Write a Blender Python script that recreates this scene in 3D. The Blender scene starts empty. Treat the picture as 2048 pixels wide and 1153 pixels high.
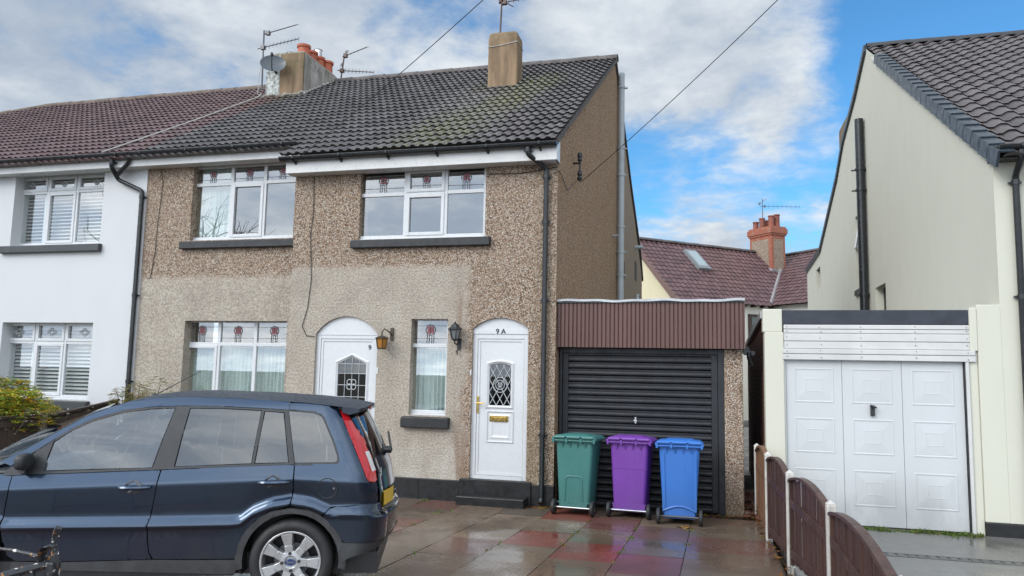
import bpy, bmesh, math, random
from mathutils import Vector, Matrix
R = random.Random(7)
PI = math.pi
sc = bpy.context.scene
COL = sc.collection

# ------------------------------------------------------------------ camera
cam_d = bpy.data.cameras.new("camera")
cam = bpy.data.objects.new("camera", cam_d)
COL.objects.link(cam)
cam_d.sensor_width = 36
cam_d.lens = 1533.55 / 2048 * 36
cam_d.clip_start, cam_d.clip_end = 0.1, 2000
yaw, pitch, roll = (math.radians(a) for a in (-14.98588, 6.24410, 1.155155))
fw = Vector((math.sin(yaw) * math.cos(pitch), math.cos(yaw) * math.cos(pitch), math.sin(pitch)))
rt0 = Vector((math.cos(yaw), -math.sin(yaw), 0))
up0 = rt0.cross(fw)
rt = math.cos(roll) * rt0 + math.sin(roll) * up0
up = -math.sin(roll) * rt0 + math.cos(roll) * up0
cam.matrix_world = Matrix(((rt.x, up.x, -fw.x, 2.255), (rt.y, up.y, -fw.y, -10.9176), (rt.z, up.z, -fw.z, 1.8953), (0, 0, 0, 1)))
sc.camera = cam
sc.view_settings.view_transform = 'Standard'
sc.view_settings.look = 'None'
sc.view_settings.exposure = 0.45
sc.view_settings.gamma = 1

# ------------------------------------------------------------------ sun and sky
SUN = Vector((-0.50, -0.66, 0.56)).normalized()
sun_d = bpy.data.lights.new("sun", 'SUN')
sun = bpy.data.objects.new("sun", sun_d)
COL.objects.link(sun)
sun_d.energy = 1.25
sun_d.angle = math.radians(28)
sun_d.color = (1, 0.95, 0.87)
sun.rotation_euler = SUN.to_track_quat('Z', 'Y').to_euler()
sun.location = (-10, -20, 30)

world = bpy.data.worlds.new("World")
sc.world = world
world.use_nodes = True
wt = world.node_tree
wt.nodes.clear()


class G:
    """tiny helper for node trees"""
    def __init__(s, tree): s.t = tree
    def n(s, typ, ins=None, **props):
        nd = s.t.nodes.new('ShaderNode' + typ)
        for k, v in props.items(): setattr(nd, k, v)
        for k, v in (ins or {}).items():
            sock = nd.inputs[k]
            if isinstance(v, bpy.types.NodeSocket): s.t.links.new(v, sock)
            elif isinstance(v, bpy.types.Node): s.t.links.new(v.outputs[0], sock)
            else: sock.default_value = v
        return nd
    def math(s, op, a, b=0.0, clamp=False):
        return s.n('Math', {0: a, 1: b}, operation=op, use_clamp=clamp).outputs[0]
    def mix(s, f, a, b, mode='MIX'):
        nd = s.n('Mix', {0: f}, data_type='RGBA', blend_type=mode)
        for i, v in ((6, a), (7, b)):
            if isinstance(v, bpy.types.NodeSocket): s.t.links.new(v, nd.inputs[i])
            else: nd.inputs[i].default_value = (*v, 1) if len(v) == 3 else v
        return nd.outputs[2]
    def ramp(s, f, stops, interp='LINEAR'):
        nd = s.n('ValToRGB', {0: f})
        cr = nd.color_ramp
        cr.interpolation = interp
        while len(cr.elements) < len(stops): cr.elements.new(0.5)
        for e, (p, c) in zip(cr.elements, stops):
            e.position = p
            e.color = (*c, 1) if not isinstance(c, (int, float)) else (c, c, c, 1)
        return nd.outputs[0]
    def noise(s, vec, scale, detail=4, rough=.55, **kw):
        ins = {'Scale': scale, 'Detail': detail, 'Roughness': rough}
        if vec is not None: ins['Vector'] = vec
        ins.update(kw)
        return s.n('TexNoise', ins)
    def mapr(s, f, a, b, c=0.0, d=1.0, smooth=False):
        return s.n('MapRange', {0: f, 1: a, 2: b, 3: c, 4: d}, interpolation_type='SMOOTHSTEP' if smooth else 'LINEAR').outputs[0]


g = G(wt)
SKYK = 0.10
sky = g.n('TexSky', sky_type='NISHITA', sun_disc=False, sun_elevation=math.asin(SUN.z), sun_rotation=math.atan2(SUN.x, SUN.y), ozone_density=2.0, air_density=1.0, dust_density=0.3)
dirn = g.n('TexCoord').outputs['Generated']
sep = g.n('SeparateXYZ', {0: dirn})
den = g.math('ADD', g.math('ABSOLUTE', sep.outputs[2]), .22)
pu = g.math('DIVIDE', sep.outputs[0], den)
pv = g.math('DIVIDE', sep.outputs[1], den)
pvec = g.n('CombineXYZ', {0: pu, 1: pv, 2: 0.37}).outputs[0]
n1 = g.noise(pvec, 1.55, 8, .56, Distortion=.35).outputs[0]
n2 = g.noise(pvec, 3.6, 8, .6, Distortion=.2).outputs[0]
n3 = g.noise(pvec, 7.5, 8, .62, Distortion=.4).outputs[0]
def lobe(v, width):
    v = Vector(v).normalized()
    d = g.n('VectorMath', {0: g.n('VectorMath', {0: dirn}, operation='NORMALIZE').outputs[0], 1: tuple(v)}, operation='DOT_PRODUCT').outputs['Value']
    return g.mapr(d, math.cos(width), 1.0, 0, 1, True)
def skydir(px, py):
    return rt * ((px - 1024) / 1533.55) - up * ((py - 576.5) / 1533.55) + fw
shade = g.mapr(g.math('ADD', g.math('ADD', g.math('MULTIPLY', n1, .6), g.math('MULTIPLY', n2, .45)), g.math('MULTIPLY', lobe(skydir(1480, 200), .24), .10)), .42, .70, 0, 1, True)
cover = g.math('ADD', n1, g.math('ADD', g.math('MULTIPLY', g.math('SUBTRACT', n2, .5), .70), g.math('MULTIPLY', g.math('SUBTRACT', n3, .5), .38)))
for (d_, wd, k) in [(skydir(a, b), c, e) for a, b, c, e in ((1690, 70, .17, -.16), (2020, 40, .22, -.42), (1700, 210, .10, -.14), (1660, 430, .14, -.22), (1330, 360, .13, -.26), (1510, 300, .10, -.12), (880, 70, .14, -.20), (1090, 330, .12, -.16), (420, 170, .18, -.13), (1290, 80, .16, .16), (1480, 130, .14, .18), (1610, 245, .07, .16), (1440, 410, .09, .12), (150, 50, .3, .08), (620, 20, .16, .06))] + [((-.35, -1, .45), 1.0, .26)]:
    cover = g.math('ADD', cover, g.math('MULTIPLY', lobe(d_, wd), k))
mask = g.mapr(cover, .10, .47, 0, 1, True)
cloud = g.mix(shade, (3.0, 3.6, 4.45), (6.5, 6.8, 7.0))
blue = g.mix(1.0, sky.outputs[0], (0.55, 1.08, 1.35), 'MULTIPLY')
low = g.mapr(sep.outputs[2], .0, .22, .55, 0, True)
blue = g.mix(low, blue, (3.2, 4.2, 5.1))
skyc = g.mix(mask, blue, cloud)
# added fill: sky behind the camera brightened to light walls, gables and reflections
sky_fill = g.math('ADD', 1.0, g.math('MULTIPLY', lobe((-.30, -1, .55), 1.75), 2.3))
skyc = g.n('VectorMath', {0: skyc, 1: g.n('CombineXYZ', {0: sky_fill, 1: sky_fill, 2: sky_fill}).outputs[0]}, operation='MULTIPLY').outputs[0]
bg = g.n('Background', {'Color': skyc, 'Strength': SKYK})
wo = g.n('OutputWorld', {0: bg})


# ------------------------------------------------------------------ mesh helpers
def ground_z(y):
    return 0.040 * max(0.0, -y - 0.8)


class MB:
    def __init__(s): s.v = []; s.f = []; s.m = []; s.uv = []; s.col = []
    def face(s, pts, mi=0, uv=None, col=None):
        i = len(s.v)
        s.v += [Vector(p) for p in pts]
        s.f.append(list(range(i, i + len(pts))))
        s.m.append(mi); s.uv.append(uv); s.col.append(col)
    def add(s, verts, faces, mi=0):
        i = len(s.v)
        s.v += [Vector(p) for p in verts]
        for f in faces:
            s.f.append([i + k for k in f]); s.m.append(mi); s.uv.append(None); s.col.append(None)
    def box(s, x0, x1, y0, y1, z0, z1, mi=0):
        v = [(x, y, z) for z in (z0, z1) for y in (y0, y1) for x in (x0, x1)]
        s.add(v, [(0, 2, 3, 1), (4, 5, 7, 6), (0, 1, 5, 4), (2, 6, 7, 3), (0, 4, 6, 2), (1, 3, 7, 5)], mi)
    def prism(s, poly, vec, mi=0):
        n = len(poly); vec = Vector(vec)
        v = [Vector(p) for p in poly]; v += [p + vec for p in v]
        s.add(v, [tuple(range(n)), tuple(range(2 * n - 1, n - 1, -1))] + [(i, i + n, (i + 1) % n + n, (i + 1) % n) for i in range(n)], mi)
    def tube(s, pts, r, n=8, mi=0, caps=True):
        pts = [Vector(p) for p in pts]
        rr = r if isinstance(r, (list, tuple)) else [r] * len(pts)
        prev = None; V = []
        for i, p in enumerate(pts):
            d = (pts[min(i + 1, len(pts) - 1)] - pts[max(i - 1, 0)])
            d = d.normalized() if d.length > 1e-9 else Vector((0, 0, 1))
            if prev is None:
                a = d.cross(Vector((0, 0, 1)))
                if a.length < 1e-3: a = d.cross(Vector((1, 0, 0)))
            else:
                a = prev - d * prev.dot(d)
            a.normalize(); prev = a; b = d.cross(a)
            V += [p + (a * math.cos(2 * PI * k / n) + b * math.sin(2 * PI * k / n)) * rr[i] for k in range(n)]
        F = []
        for i in range(len(pts) - 1):
            for k in range(n):
                F.append((i * n + k, i * n + (k + 1) % n, (i + 1) * n + (k + 1) % n, (i + 1) * n + k))
        if caps:
            F.append(tuple(range(n - 1, -1, -1))); F.append(tuple(range((len(pts) - 1) * n, len(pts) * n)))
        s.add(V, F, mi)
    def lathe(s, c, prof, n=24, mi=0, axis='Z', caps=True):
        V = []
        for r, h in prof:
            for k in range(n):
                a = 2 * PI * k / n
                if axis == 'Z': V.append((c[0] + r * math.cos(a), c[1] + r * math.sin(a), c[2] + h))
                elif axis == 'Y': V.append((c[0] + r * math.cos(a), c[1] + h, c[2] + r * math.sin(a)))
                else: V.append((c[0] + h, c[1] + r * math.cos(a), c[2] + r * math.sin(a)))
        F = [(i * n + k, i * n + (k + 1) % n, (i + 1) * n + (k + 1) % n, (i + 1) * n + k) for i in range(len(prof) - 1) for k in range(n)]
        if caps and prof[0][0] > 1e-6: F.append(tuple(range(n - 1, -1, -1)))
        if caps and prof[-1][0] > 1e-6: F.append(tuple(range((len(prof) - 1) * n, len(prof) * n)))
        s.add(V, F, mi)
    def grid(s, fn, nu, nv, mi=0):
        V = [fn(i / nu, j / nv) for j in range(nv + 1) for i in range(nu + 1)]
        F = [(j * (nu + 1) + i, j * (nu + 1) + i + 1, (j + 1) * (nu + 1) + i + 1, (j + 1) * (nu + 1) + i) for j in range(nv) for i in range(nu)]
        s.add(V, F, mi)


ROOT = {}


def tag(o, label=None, cat=None, group=None, kind=None):
    for k, v in (('label', label), ('category', cat), ('group', group), ('kind', kind)):
        if v: o[k] = v
    return o


def thing(name, label, cat, loc=(0, 0, 0), group=None, rotz=0):
    o = bpy.data.objects.new(name, None)
    COL.objects.link(o)
    o.location = loc; o.rotation_euler = (0, 0, rotz)
    o.empty_display_size = .2
    ROOT[o.name] = Vector(loc)
    return tag(o, label, cat, group)


def build(name, mb, mats, parent=None, smooth=False, bevel=0, local=False, label=None, kind=None, recalc=True, sharp=35, weld=False):
    me = bpy.data.meshes.new(name)
    off = Vector((0, 0, 0))
    if parent is not None and not local:
        p = parent
        while p.parent is not None: p = p.parent
        off = ROOT.get(p.name, Vector((0, 0, 0)))
    me.from_pydata([v - off for v in mb.v], [], mb.f)
    if not isinstance(mats, (list, tuple)): mats = [mats]
    for m in mats: me.materials.append(m)
    me.polygons.foreach_set('material_index', mb.m)
    if any(u is not None for u in mb.uv):
        ul = me.uv_layers.new(name='UVMap')
        for p in me.polygons:
            u = mb.uv[p.index]
            if u is not None:
                for k, li in enumerate(p.loop_indices): ul.data[li].uv = u[k]
    if any(c is not None for c in mb.col):
        ca = me.color_attributes.new('col', 'FLOAT_COLOR', 'CORNER')
        for p in me.polygons:
            c = mb.col[p.index] or (1, 1, 1)
            for li in p.loop_indices: ca.data[li].color = (*c, 1)
    if recalc or weld:
        bm = bmesh.new(); bm.from_mesh(me)
        if weld: bmesh.ops.remove_doubles(bm, verts=bm.verts, dist=1e-4)
        if recalc: bmesh.ops.recalc_face_normals(bm, faces=bm.faces)
        bm.to_mesh(me); bm.free()
    if smooth:
        me.polygons.foreach_set('use_smooth', [True] * len(me.polygons))
        if sharp: me.set_sharp_from_angle(angle=math.radians(sharp))
    o = bpy.data.objects.new(name, me)
    COL.objects.link(o)
    if parent is not None: o.parent = parent
    if bevel:
        md = o.modifiers.new('bevel', 'BEVEL'); md.width = bevel; md.segments = 2; md.limit_method = 'ANGLE'; md.angle_limit = math.radians(40)
    if label: o['label'] = label
    if kind: o['kind'] = kind
    return o


def text_part(name, s, size, mat, origin, xdir, zdir, parent, extrude=.003, local=False):
    cu = bpy.data.curves.new(name, 'FONT')
    cu.body = s; cu.size = size; cu.extrude = extrude; cu.align_x = 'CENTER'; cu.align_y = 'CENTER'; cu.offset = size * .012
    tmp = bpy.data.objects.new('text_tmp', cu)
    COL.objects.link(tmp)
    me = bpy.data.meshes.new_from_object(tmp.evaluated_get(bpy.context.evaluated_depsgraph_get()))
    bpy.data.objects.remove(tmp); bpy.data.curves.remove(cu)
    xd, zd = Vector(xdir), Vector(zdir); nd = xd.cross(zd)
    mb = MB()
    mb.add([Vector(origin) + xd * v.co.x + zd * v.co.y + nd * v.co.z for v in me.vertices], [tuple(p.vertices) for p in me.polygons])
    bpy.data.meshes.remove(me)
    return build(name, mb, mat, parent, local=local)


# ------------------------------------------------------------------ materials
def srgb(r, g_, b):
    f = lambda c: (c / 255 / 12.92) if c / 255 <= .04045 else ((c / 255 + .055) / 1.055) ** 2.4
    return (f(r), f(g_), f(b))


def newmat(name):
    m = bpy.data.materials.new(name)
    m.use_nodes = True
    t = m.node_tree
    b = t.nodes['Principled BSDF']
    return m, G(t), b


def setp(gg, b, **kw):
    names = dict(col='Base Color', rough='Roughness', metal='Metallic', spec='Specular IOR Level', coat='Coat Weight', coatr='Coat Roughness', normal='Normal', trans='Transmission Weight', ior='IOR', sss='Subsurface Weight', sheen='Sheen Weight')
    for k, v in kw.items():
        s = b.inputs[names[k]]
        if isinstance(v, bpy.types.NodeSocket): gg.t.links.new(v, s)
        elif k == 'col': s.default_value = (*v, 1)
        else: s.default_value = v


def bump(gg, h, strength=.3, dist=.01, normal=None):
    ins = {'Strength': strength, 'Distance': dist, 'Height': h}
    if normal is not None: ins['Normal'] = normal
    return gg.n('Bump', ins).outputs[0]


def wpos(gg): return gg.n('NewGeometry').outputs['Position']
def opos(gg): return gg.n('TexCoord').outputs['Object']


def simple(name, col, rough=.5, var=.12, nscale=3.0, metal=0, coat=0, bmp=0, bscale=40, obj=False, spec=.5, streak=False, rvar=.12):
    m, gg, b = newmat(name)
    p = opos(gg) if obj else wpos(gg)
    if streak:
        p2 = gg.n('VectorMath', {0: p, 1: (1, 1, .12)}, operation='MULTIPLY').outputs[0]
    else: p2 = p
    nz = gg.noise(p2, nscale, 6, .6).outputs[0]
    c0 = tuple(max(0, c * (1 - var)) for c in col); c1 = tuple(min(1, c * (1 + var)) for c in col)
    cc = gg.mix(gg.mapr(nz, .3, .7), c0, c1)
    rr = gg.mapr(gg.noise(p, nscale * 2.3, 4).outputs[0], .3, .7, max(.02, rough - rvar), min(1, rough + rvar))
    setp(gg, b, col=cc, rough=rr, metal=metal, coat=coat, spec=spec)
    if bmp: setp(gg, b, normal=bump(gg, gg.noise(p, bscale, 4).outputs[0], bmp, .006))
    return m


def mat_pebble(name, mode):
    """pebbledash; mode front has the plain beige roughcast area lower down"""
    m, gg, b = newmat(name)
    p = wpos(gg); sp = gg.n('SeparateXYZ', {0: p})
    vo = gg.n('TexVoronoi', {'Vector': p, 'Scale': 70.0}, feature='F1')
    rnd = gg.n('SeparateColor', {0: vo.outputs['Color']}).outputs[0]
    if mode == 'gable':
        peb = gg.ramp(rnd, [(0, (.20, .12, .07)), (.35, (.46, .27, .15)), (.7, (.62, .40, .24)), (.93, (.77, .57, .38)), (1, (.85, .74, .60))])
    else:
        peb = gg.ramp(rnd, [(0, (.09, .058, .040)), (.18, (.30, .19, .125)), (.42, (.54, .365, .25)), (.66, (.70, .53, .385)), (.86, (.92, .83, .70)), (.95, (.85, .78, .68)), (1, (.16, .115, .09))])
    big = gg.noise(p, 1.3, 5, .6).outputs[0]
    edge = gg.mapr(vo.outputs['Distance'], .0, .55, 1.0, .45)
    peb = gg.mix(1.0, peb, gg.n('CombineColor', {0: edge, 1: edge, 2: edge}).outputs[0], 'MULTIPLY')
    peb = gg.mix(gg.mapr(big, .35, .68, 0, .28), peb, (.30, .22, .165) if mode != 'gable' else (.19, .125, .08))
    hp = gg.math('SUBTRACT', 1.0, vo.outputs['Distance'])
    hgt = hp
    if mode == 'front':
        rc = gg.noise(p, 34, 3, .6).outputs[0]
        big2 = gg.noise(p, 1.7, 6, .65).outputs[0]
        beige = gg.ramp(big2, [(.25, (.34, .295, .245)), (.5, (.45, .395, .33)), (.75, (.53, .47, .395))])
        beige = gg.mix(gg.mapr(rc, .38, .62, .55, 0), beige, (.17, .145, .115))
        wob = gg.math('MULTIPLY', gg.math('SUBTRACT', gg.noise(p, 7, 6, .7).outputs[0], .5), .22)
        wob2 = gg.math('MULTIPLY', gg.math('SUBTRACT', gg.noise(p, 1.6, 4).outputs[0], .5), .9)
        lim = gg.mapr(sp.outputs[0], -4.36, -4.34, 3.40, 3.475)
        mz = gg.mapr(gg.math('ADD', sp.outputs[2], wob), gg.math('SUBTRACT', lim, .05), gg.math('ADD', lim, .05), 1, 0)
        mx = gg.mapr(gg.math('ADD', sp.outputs[0], wob2), -1.50, -1.28, 1, 0, True)
        k = gg.math('MULTIPLY', mz, mx)
        wash = gg.math('MULTIPLY', gg.mapr(sp.outputs[2], 1.0, .3, 0, .55), gg.mapr(big2, .35, .6))
        beige = gg.mix(wash, beige, (.52, .49, .44))
        col = gg.mix(k, peb, beige)
        hgt = gg.math('ADD', gg.math('MULTIPLY', hp, gg.math('SUBTRACT', 1.0, k)), gg.math('MULTIPLY', gg.math('MULTIPLY', rc, 2.2), k))
        # dark grime that has run below sills and beside the rainwater pipe
        st = gg.n('VectorMath', {0: p, 1: (7, 7, .7)}, operation='MULTIPLY').outputs[0]
        sn = gg.noise(st, 1.0, 5, .6).outputs[0]
        pipe = gg.math('MULTIPLY', gg.mapr(gg.math('ABSOLUTE', gg.math('ADD', sp.outputs[0], .22)), .05, .30, 1, 0, True), gg.mapr(sn, .42, .62))
        pipe = gg.math('MULTIPLY', pipe, gg.mapr(sp.outputs[2], 1.2, 3.2, .75, .25))
        col = gg.mix(pipe, col, (.17, .125, .065))
        run = gg.math('MULTIPLY', gg.mapr(gg.math('ABSOLUTE', gg.math('ADD', sp.outputs[0], 1.42)), .02, .20, 1, 0, True), gg.mapr(sn, .45, .6, 0, .6))
        run = gg.math('MULTIPLY', run, gg.mapr(sp.outputs[2], 2.9, 3.3, 1, 0))
        col = gg.mix(run, col, (.20, .12, .075))
    else:
        col = peb
        st = gg.n('VectorMath', {0: p, 1: (9, 9, .55)}, operation='MULTIPLY').outputs[0]
        sn = gg.noise(st, 1.0, 6, .65).outputs[0]
        if mode == 'gable':
            w = gg.mapr(sn, .60, .70, 0, .8)
            w = gg.math('MULTIPLY', w, gg.mapr(gg.noise(p, .55, 3).outputs[0], .42, .6))
            col = gg.mix(w, col, (.46, .41, .32))
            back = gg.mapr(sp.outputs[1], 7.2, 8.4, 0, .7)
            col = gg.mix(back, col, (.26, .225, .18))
        elif mode == 'pier':
            col = gg.mix(gg.mapr(gg.math('ADD', sp.outputs[2], gg.math('MULTIPLY', sn, .5)), .35, .75, .55, 0), col, (.18, .13, .08))
    setp(gg, b, col=col, rough=.85, spec=.3, normal=bump(gg, hgt, .9, .012))
    return m


def mat_render(name, col, dirt=.25, grain=.12, dcol=None, low=None, st3=(1.6, 1.6, .8), algae=None):
    m, gg, b = newmat(name)
    p = wpos(gg); sp = gg.n('SeparateXYZ', {0: p})
    st = gg.n('VectorMath', {0: p, 1: st3}, operation='MULTIPLY').outputs[0]
    n = gg.noise(st, 1.2, 6, .6).outputs[0]
    dcol = dcol or tuple(c * .8 for c in col)
    cc = gg.mix(gg.mapr(n, .38, .72, 0, dirt * 1.6), col, dcol)
    if algae:
        an = gg.noise(p, 6, 5, .65).outputs[0]
        cc = gg.mix(gg.math('MULTIPLY', gg.mapr(gg.math('ADD', sp.outputs[2], gg.math('MULTIPLY', an, .5)), algae + .1, algae + .45, 0, .75), gg.mapr(an, .3, .6)), cc, (.085, .08, .035))
    fine = gg.noise(p, 55, 4, .6).outputs[0]
    cc = gg.mix(gg.mapr(fine, .3, .7, grain, 0), cc, tuple(c * .72 for c in col))
    if low:
        cc = gg.mix(gg.math('MULTIPLY', gg.mapr(sp.outputs[2], low, low - .5, 0, .6), gg.mapr(n, .3, .6)), cc, tuple(c * .55 for c in col))
    setp(gg, b, col=cc, rough=.8, spec=.3, normal=bump(gg, fine, .35, .004))
    return m


def mat_tile(name, col, var=.3, moss=None, rough=.42, mossc=(.13, .135, .05), lichen=0.0):
    m, gg, b = newmat(name)
    p = wpos(gg)
    uv = gg.n('UVMap').outputs[0]
    fl = gg.n('VectorMath', {0: uv}, operation='FLOOR').outputs[0]
    wn = gg.n('TexWhiteNoise', {'Vector': fl}, noise_dimensions='3D').outputs[0]
    nz = gg.noise(p, 2.2, 6, .62).outputs[0]
    fine = gg.noise(p, 26, 5, .65).outputs[0]
    f = gg.math('ADD', gg.math('MULTIPLY', wn, .5), gg.math('ADD', gg.math('MULTIPLY', nz, .35), gg.math('MULTIPLY', fine, .35)))
    cc = gg.mix(gg.mapr(f, .25, .95), tuple(c * (1 - var) for c in col), tuple(c * (1 + var) for c in col))
    spots = gg.noise(p, 15, 4, .7).outputs[0]
    if lichen: cc = gg.mix(gg.mapr(spots, .62, .70, 0, lichen), cc, (.28, .27, .24))
    for (c, rad, amt, clr) in (moss or []):
        d = gg.n('VectorMath', {0: gg.n('VectorMath', {0: p, 1: c}, operation='SUBTRACT').outputs[0], 1: (1, .45, .45)}, operation='MULTIPLY').outputs[0]
        ln = gg.n('VectorMath', {0: d}, operation='LENGTH').outputs['Value']
        k = gg.math('MULTIPLY', gg.mapr(ln, rad * .2, rad, 1, 0, True), amt)
        k = gg.math('MULTIPLY', k, gg.mapr(spots, .46, .60))
        cc = gg.mix(k, cc, clr)
    setp(gg, b, col=cc, rough=gg.mapr(fine, .3, .7, rough - .1, rough + .16), spec=.5, normal=bump(gg, fine, .3, .004))
    return m


def mat_glass(name, tint=(.9, .95, .95), ior=1.6, dark=1.0, rough=.0, wave=.0):
    m, gg, b = newmat(name)
    gg.t.nodes.remove(b)
    out = [n for n in gg.t.nodes if n.type == 'OUTPUT_MATERIAL'][0]
    f0 = ((ior - 1) / (ior + 1)) ** 2
    fc = gg.n('LayerWeight', {'Blend': .5}).outputs['Facing']
    fr = gg.n('Math', {0: gg.math('POWER', fc, 5.0), 1: 1 - f0, 2: f0}, operation='MULTIPLY_ADD')
    gl = gg.n('BsdfGlossy', {'Color': (1, 1, 1, 1), 'Roughness': rough})
    if wave:
        nb = bump(gg, gg.noise(wpos(gg), 1.4, 2).outputs[0], wave, .02)
        gg.t.links.new(nb, gl.inputs['Normal'])
    tr = gg.n('BsdfTransparent', {'Color': (*[c * dark for c in tint], 1)})
    mx = gg.n('MixShader', {0: fr.outputs[0], 1: tr.outputs[0], 2: gl.outputs[0]})
    gg.t.links.new(mx.outputs[0], out.inputs[0])
    return m


M = {}
M['front'] = mat_pebble('pebbledash_front', 'front')
M['gable'] = mat_pebble('pebbledash_gable', 'gable')
M['pier'] = mat_pebble('pebbledash_pier', 'pier')
M['whiterender'] = mat_render('white_render', (.57, .575, .585), .12, .06)
M['cream'] = mat_render('cream_render', (.585, .575, .485), .14, .06, dcol=(.48, .465, .385))
M['chimrender'] = mat_render('chimney_render', (.30, .205, .125), .8, .4, dcol=(.13, .09, .055), st3=(4, 4, .9), algae=8.95)
M['chimgrey'] = mat_render('chimney_grey_render', (.50, .47, .44), .8, .3, dcol=(.20, .18, .15), st3=(3.5, 3.5, .9), algae=9.25)
M['farwhite'] = mat_render('far_white_render', (.72, .70, .64), .2, .06)
M['farcream'] = mat_render('far_cream_render', (.72, .64, .44), .12, .06)
M['tiledark'] = mat_tile('dark_concrete_tiles', (.096, .087, .088), .45, moss=[((-1.9, 2.6, 7.1), 1.5, .75, (.36, .35, .31)), ((-1.35, 3.9, 7.85), .9, .95, (.17, .19, .06)), ((-1.5, 2.4, 6.9), .7, .8, (.20, .20, .04)), ((-2.0, .5, 5.8), 1.1, .9, (.20, .20, .08)), ((-2.5, 4.0, 7.9), .5, .6, (.16, .15, .06)), ((-7.8, 4.9, 8.5), .7, .75, (.19, .17, .06))], lichen=.16)
M['tilebrown'] = mat_tile('brown_concrete_tiles', (.128, .080, .078), .35, moss=[((-8.3, 4.6, 8.3), 1.1, .55, (.16, .09, .05))], lichen=.06)
M['tilecream'] = mat_tile('new_dark_tiles', (.075, .062, .062), .35, rough=.34)
M['tilefar'] = mat_tile('far_plum_tiles', (.105, .055, .056), .35, moss=[((2.6, 28.5, 8.0), 2.0, .5, (.16, .065, .035))])
M['ridge'] = simple('ridge_mortar_tiles', (.10, .085, .08), .7, .4, 5, bmp=.4)
M['ridgebrown'] = simple('mossy_ridge_tiles', (.12, .085, .065), .7, .45, 3, bmp=.4)
M['upvc'] = simple('white_upvc', (.58, .59, .60), .28, .03, 2, spec=.5, rvar=.05)
M['doorwhite'] = mat_render('garage_door_white', (.54, .555, .56), .2, .02, dcol=(.46, .465, .46), low=.75)
M['upvcold'] = simple('weathered_white_board', (.55, .545, .53), .5, .09, 2)
M['fascia'] = simple('white_fascia_board', (.58, .58, .57), .35, .07, 4)
M['blackplastic'] = simple('black_gutter_plastic', (.016, .018, .02), .25, .2, 4)
M['greypipe'] = simple('grey_pipe_plastic', (.32, .35, .37), .4, .1, 3)
M['blackpaint'] = simple('black_gloss_paint', (.014, .015, .017), .33, .35, 9, bmp=.25, bscale=18)
M['garagepaint'] = simple('black_timber_paint', (.009, .010, .013), .5, .45, 6, bmp=.2, bscale=30)
M['plinth'] = simple('black_plinth_paint', (.009, .0095, .0105), .45, .4, 5, bmp=.7, bscale=14)
M['sill'] = simple('charcoal_sill_paint', (.015, .016, .018), .5, .4, 7, bmp=.5, bscale=30)
M['sillgrey'] = simple('grey_sill_paint', (.04, .044, .048), .5, .2, 4)
M['glass'] = mat_glass('window_glass', (.93, .98, .97), 2.9, .98)
M['glassdoor'] = mat_glass('door_glass', (.5, .55, .55), 1.9, .7)
M['lead'] = simple('leading', (.03, .03, .032), .5, .1)
M['leadlight'] = simple('pale_leading', (.45, .47, .48), .45, .1)
M['redglass'] = simple('pink_stained_glass', (.22, .045, .06), .2, .2, 30)
def mat_net():
    m, gg, b = newmat('net_curtain')
    q = wpos(gg)
    n = gg.noise(gg.n('VectorMath', {0: q, 1: (10, 1, .6)}, operation='MULTIPLY').outputs[0], 1.5, 4).outputs[0]
    lace = gg.n('TexVoronoi', {'Vector': gg.n('VectorMath', {0: q, 1: (1, .2, 1)}, operation='MULTIPLY').outputs[0], 'Scale': 26.0}, feature='DISTANCE_TO_EDGE').outputs['Distance']
    cc = gg.mix(gg.mapr(n, .35, .65), (.30, .38, .37), (.54, .62, .60))
    cc = gg.mix(gg.mapr(lace, .06, .16, .45, 0), cc, (.62, .68, .66))
    setp(gg, b, col=cc, rough=.9)
    return m


M['net'] = mat_net()
M['slat'] = simple('shutter_white', (.66, .68, .69), .5, .03)
M['room'] = simple('room_dark', (.05, .05, .05), .9, .2)
M['brass'] = simple('brass', (.55, .38, .12), .3, .15, 20, metal=1)
M['chrome'] = simple('bright_metal', (.6, .6, .6), .22, .05, metal=1)
M['alu'] = simple('aerial_metal', (.12, .12, .125), .5, .2, metal=.6)
M['rust'] = simple('aerial_rusty', (.10, .065, .055), .6, .3, metal=.3)
M['dish'] = simple('dish_grey', (.075, .088, .10), .4, .08)
M['cable'] = simple('black_cable', (.012, .012, .013), .5, .1)
M['whitecable'] = simple('white_cable', (.42, .41, .39), .5, .1)
M['clay'] = simple('terracotta', (.42, .105, .05), .6, .2, 6, bmp=.2)
M['clay2'] = simple('old_terracotta', (.22, .07, .045), .7, .35, 4, bmp=.2)
M['clad'] = simple('brown_cladding', (.105, .052, .043), .42, .16, 5, streak=True)
M['felt'] = simple('roof_felt_edge', (.40, .41, .42), .5, .2, 4)
M['cream_fascia'] = simple('peeling_navy_board', (.022, .027, .038), .45, .35, 5)
M['fence'] = simple('brown_fence_stain', (.064, .031, .024), .5, .4, 7, streak=True, bmp=.3)
M['fencenew'] = simple('tan_fence_wood', (.17, .085, .045), .6, .3, 6, streak=True, bmp=.3)
M['fenceold'] = simple('weathered_fence_wood', (.06, .042, .034), .65, .35, 6, streak=True, bmp=.3)
M['concpost'] = simple('concrete_post', (.50, .48, .44), .8, .2, 6, bmp=.4)
M['concpostold'] = simple('old_concrete_post', (.26, .25, .21), .85, .3, 6, bmp=.4)
M['amber'] = simple('amber_lamp_glass', (.35, .15, .02), .2, .2)
M['smoke'] = simple('smoky_lamp_glass', (.16, .17, .17), .15, .2)
M['lampmetal'] = simple('black_lamp_metal', (.02, .022, .024), .45, .2)
M['lampbrown'] = simple('brown_lamp_metal', (.055, .04, .028), .5, .3)
M['numeral'] = simple('black_numeral', (.01, .01, .01), .4, .1)


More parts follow.
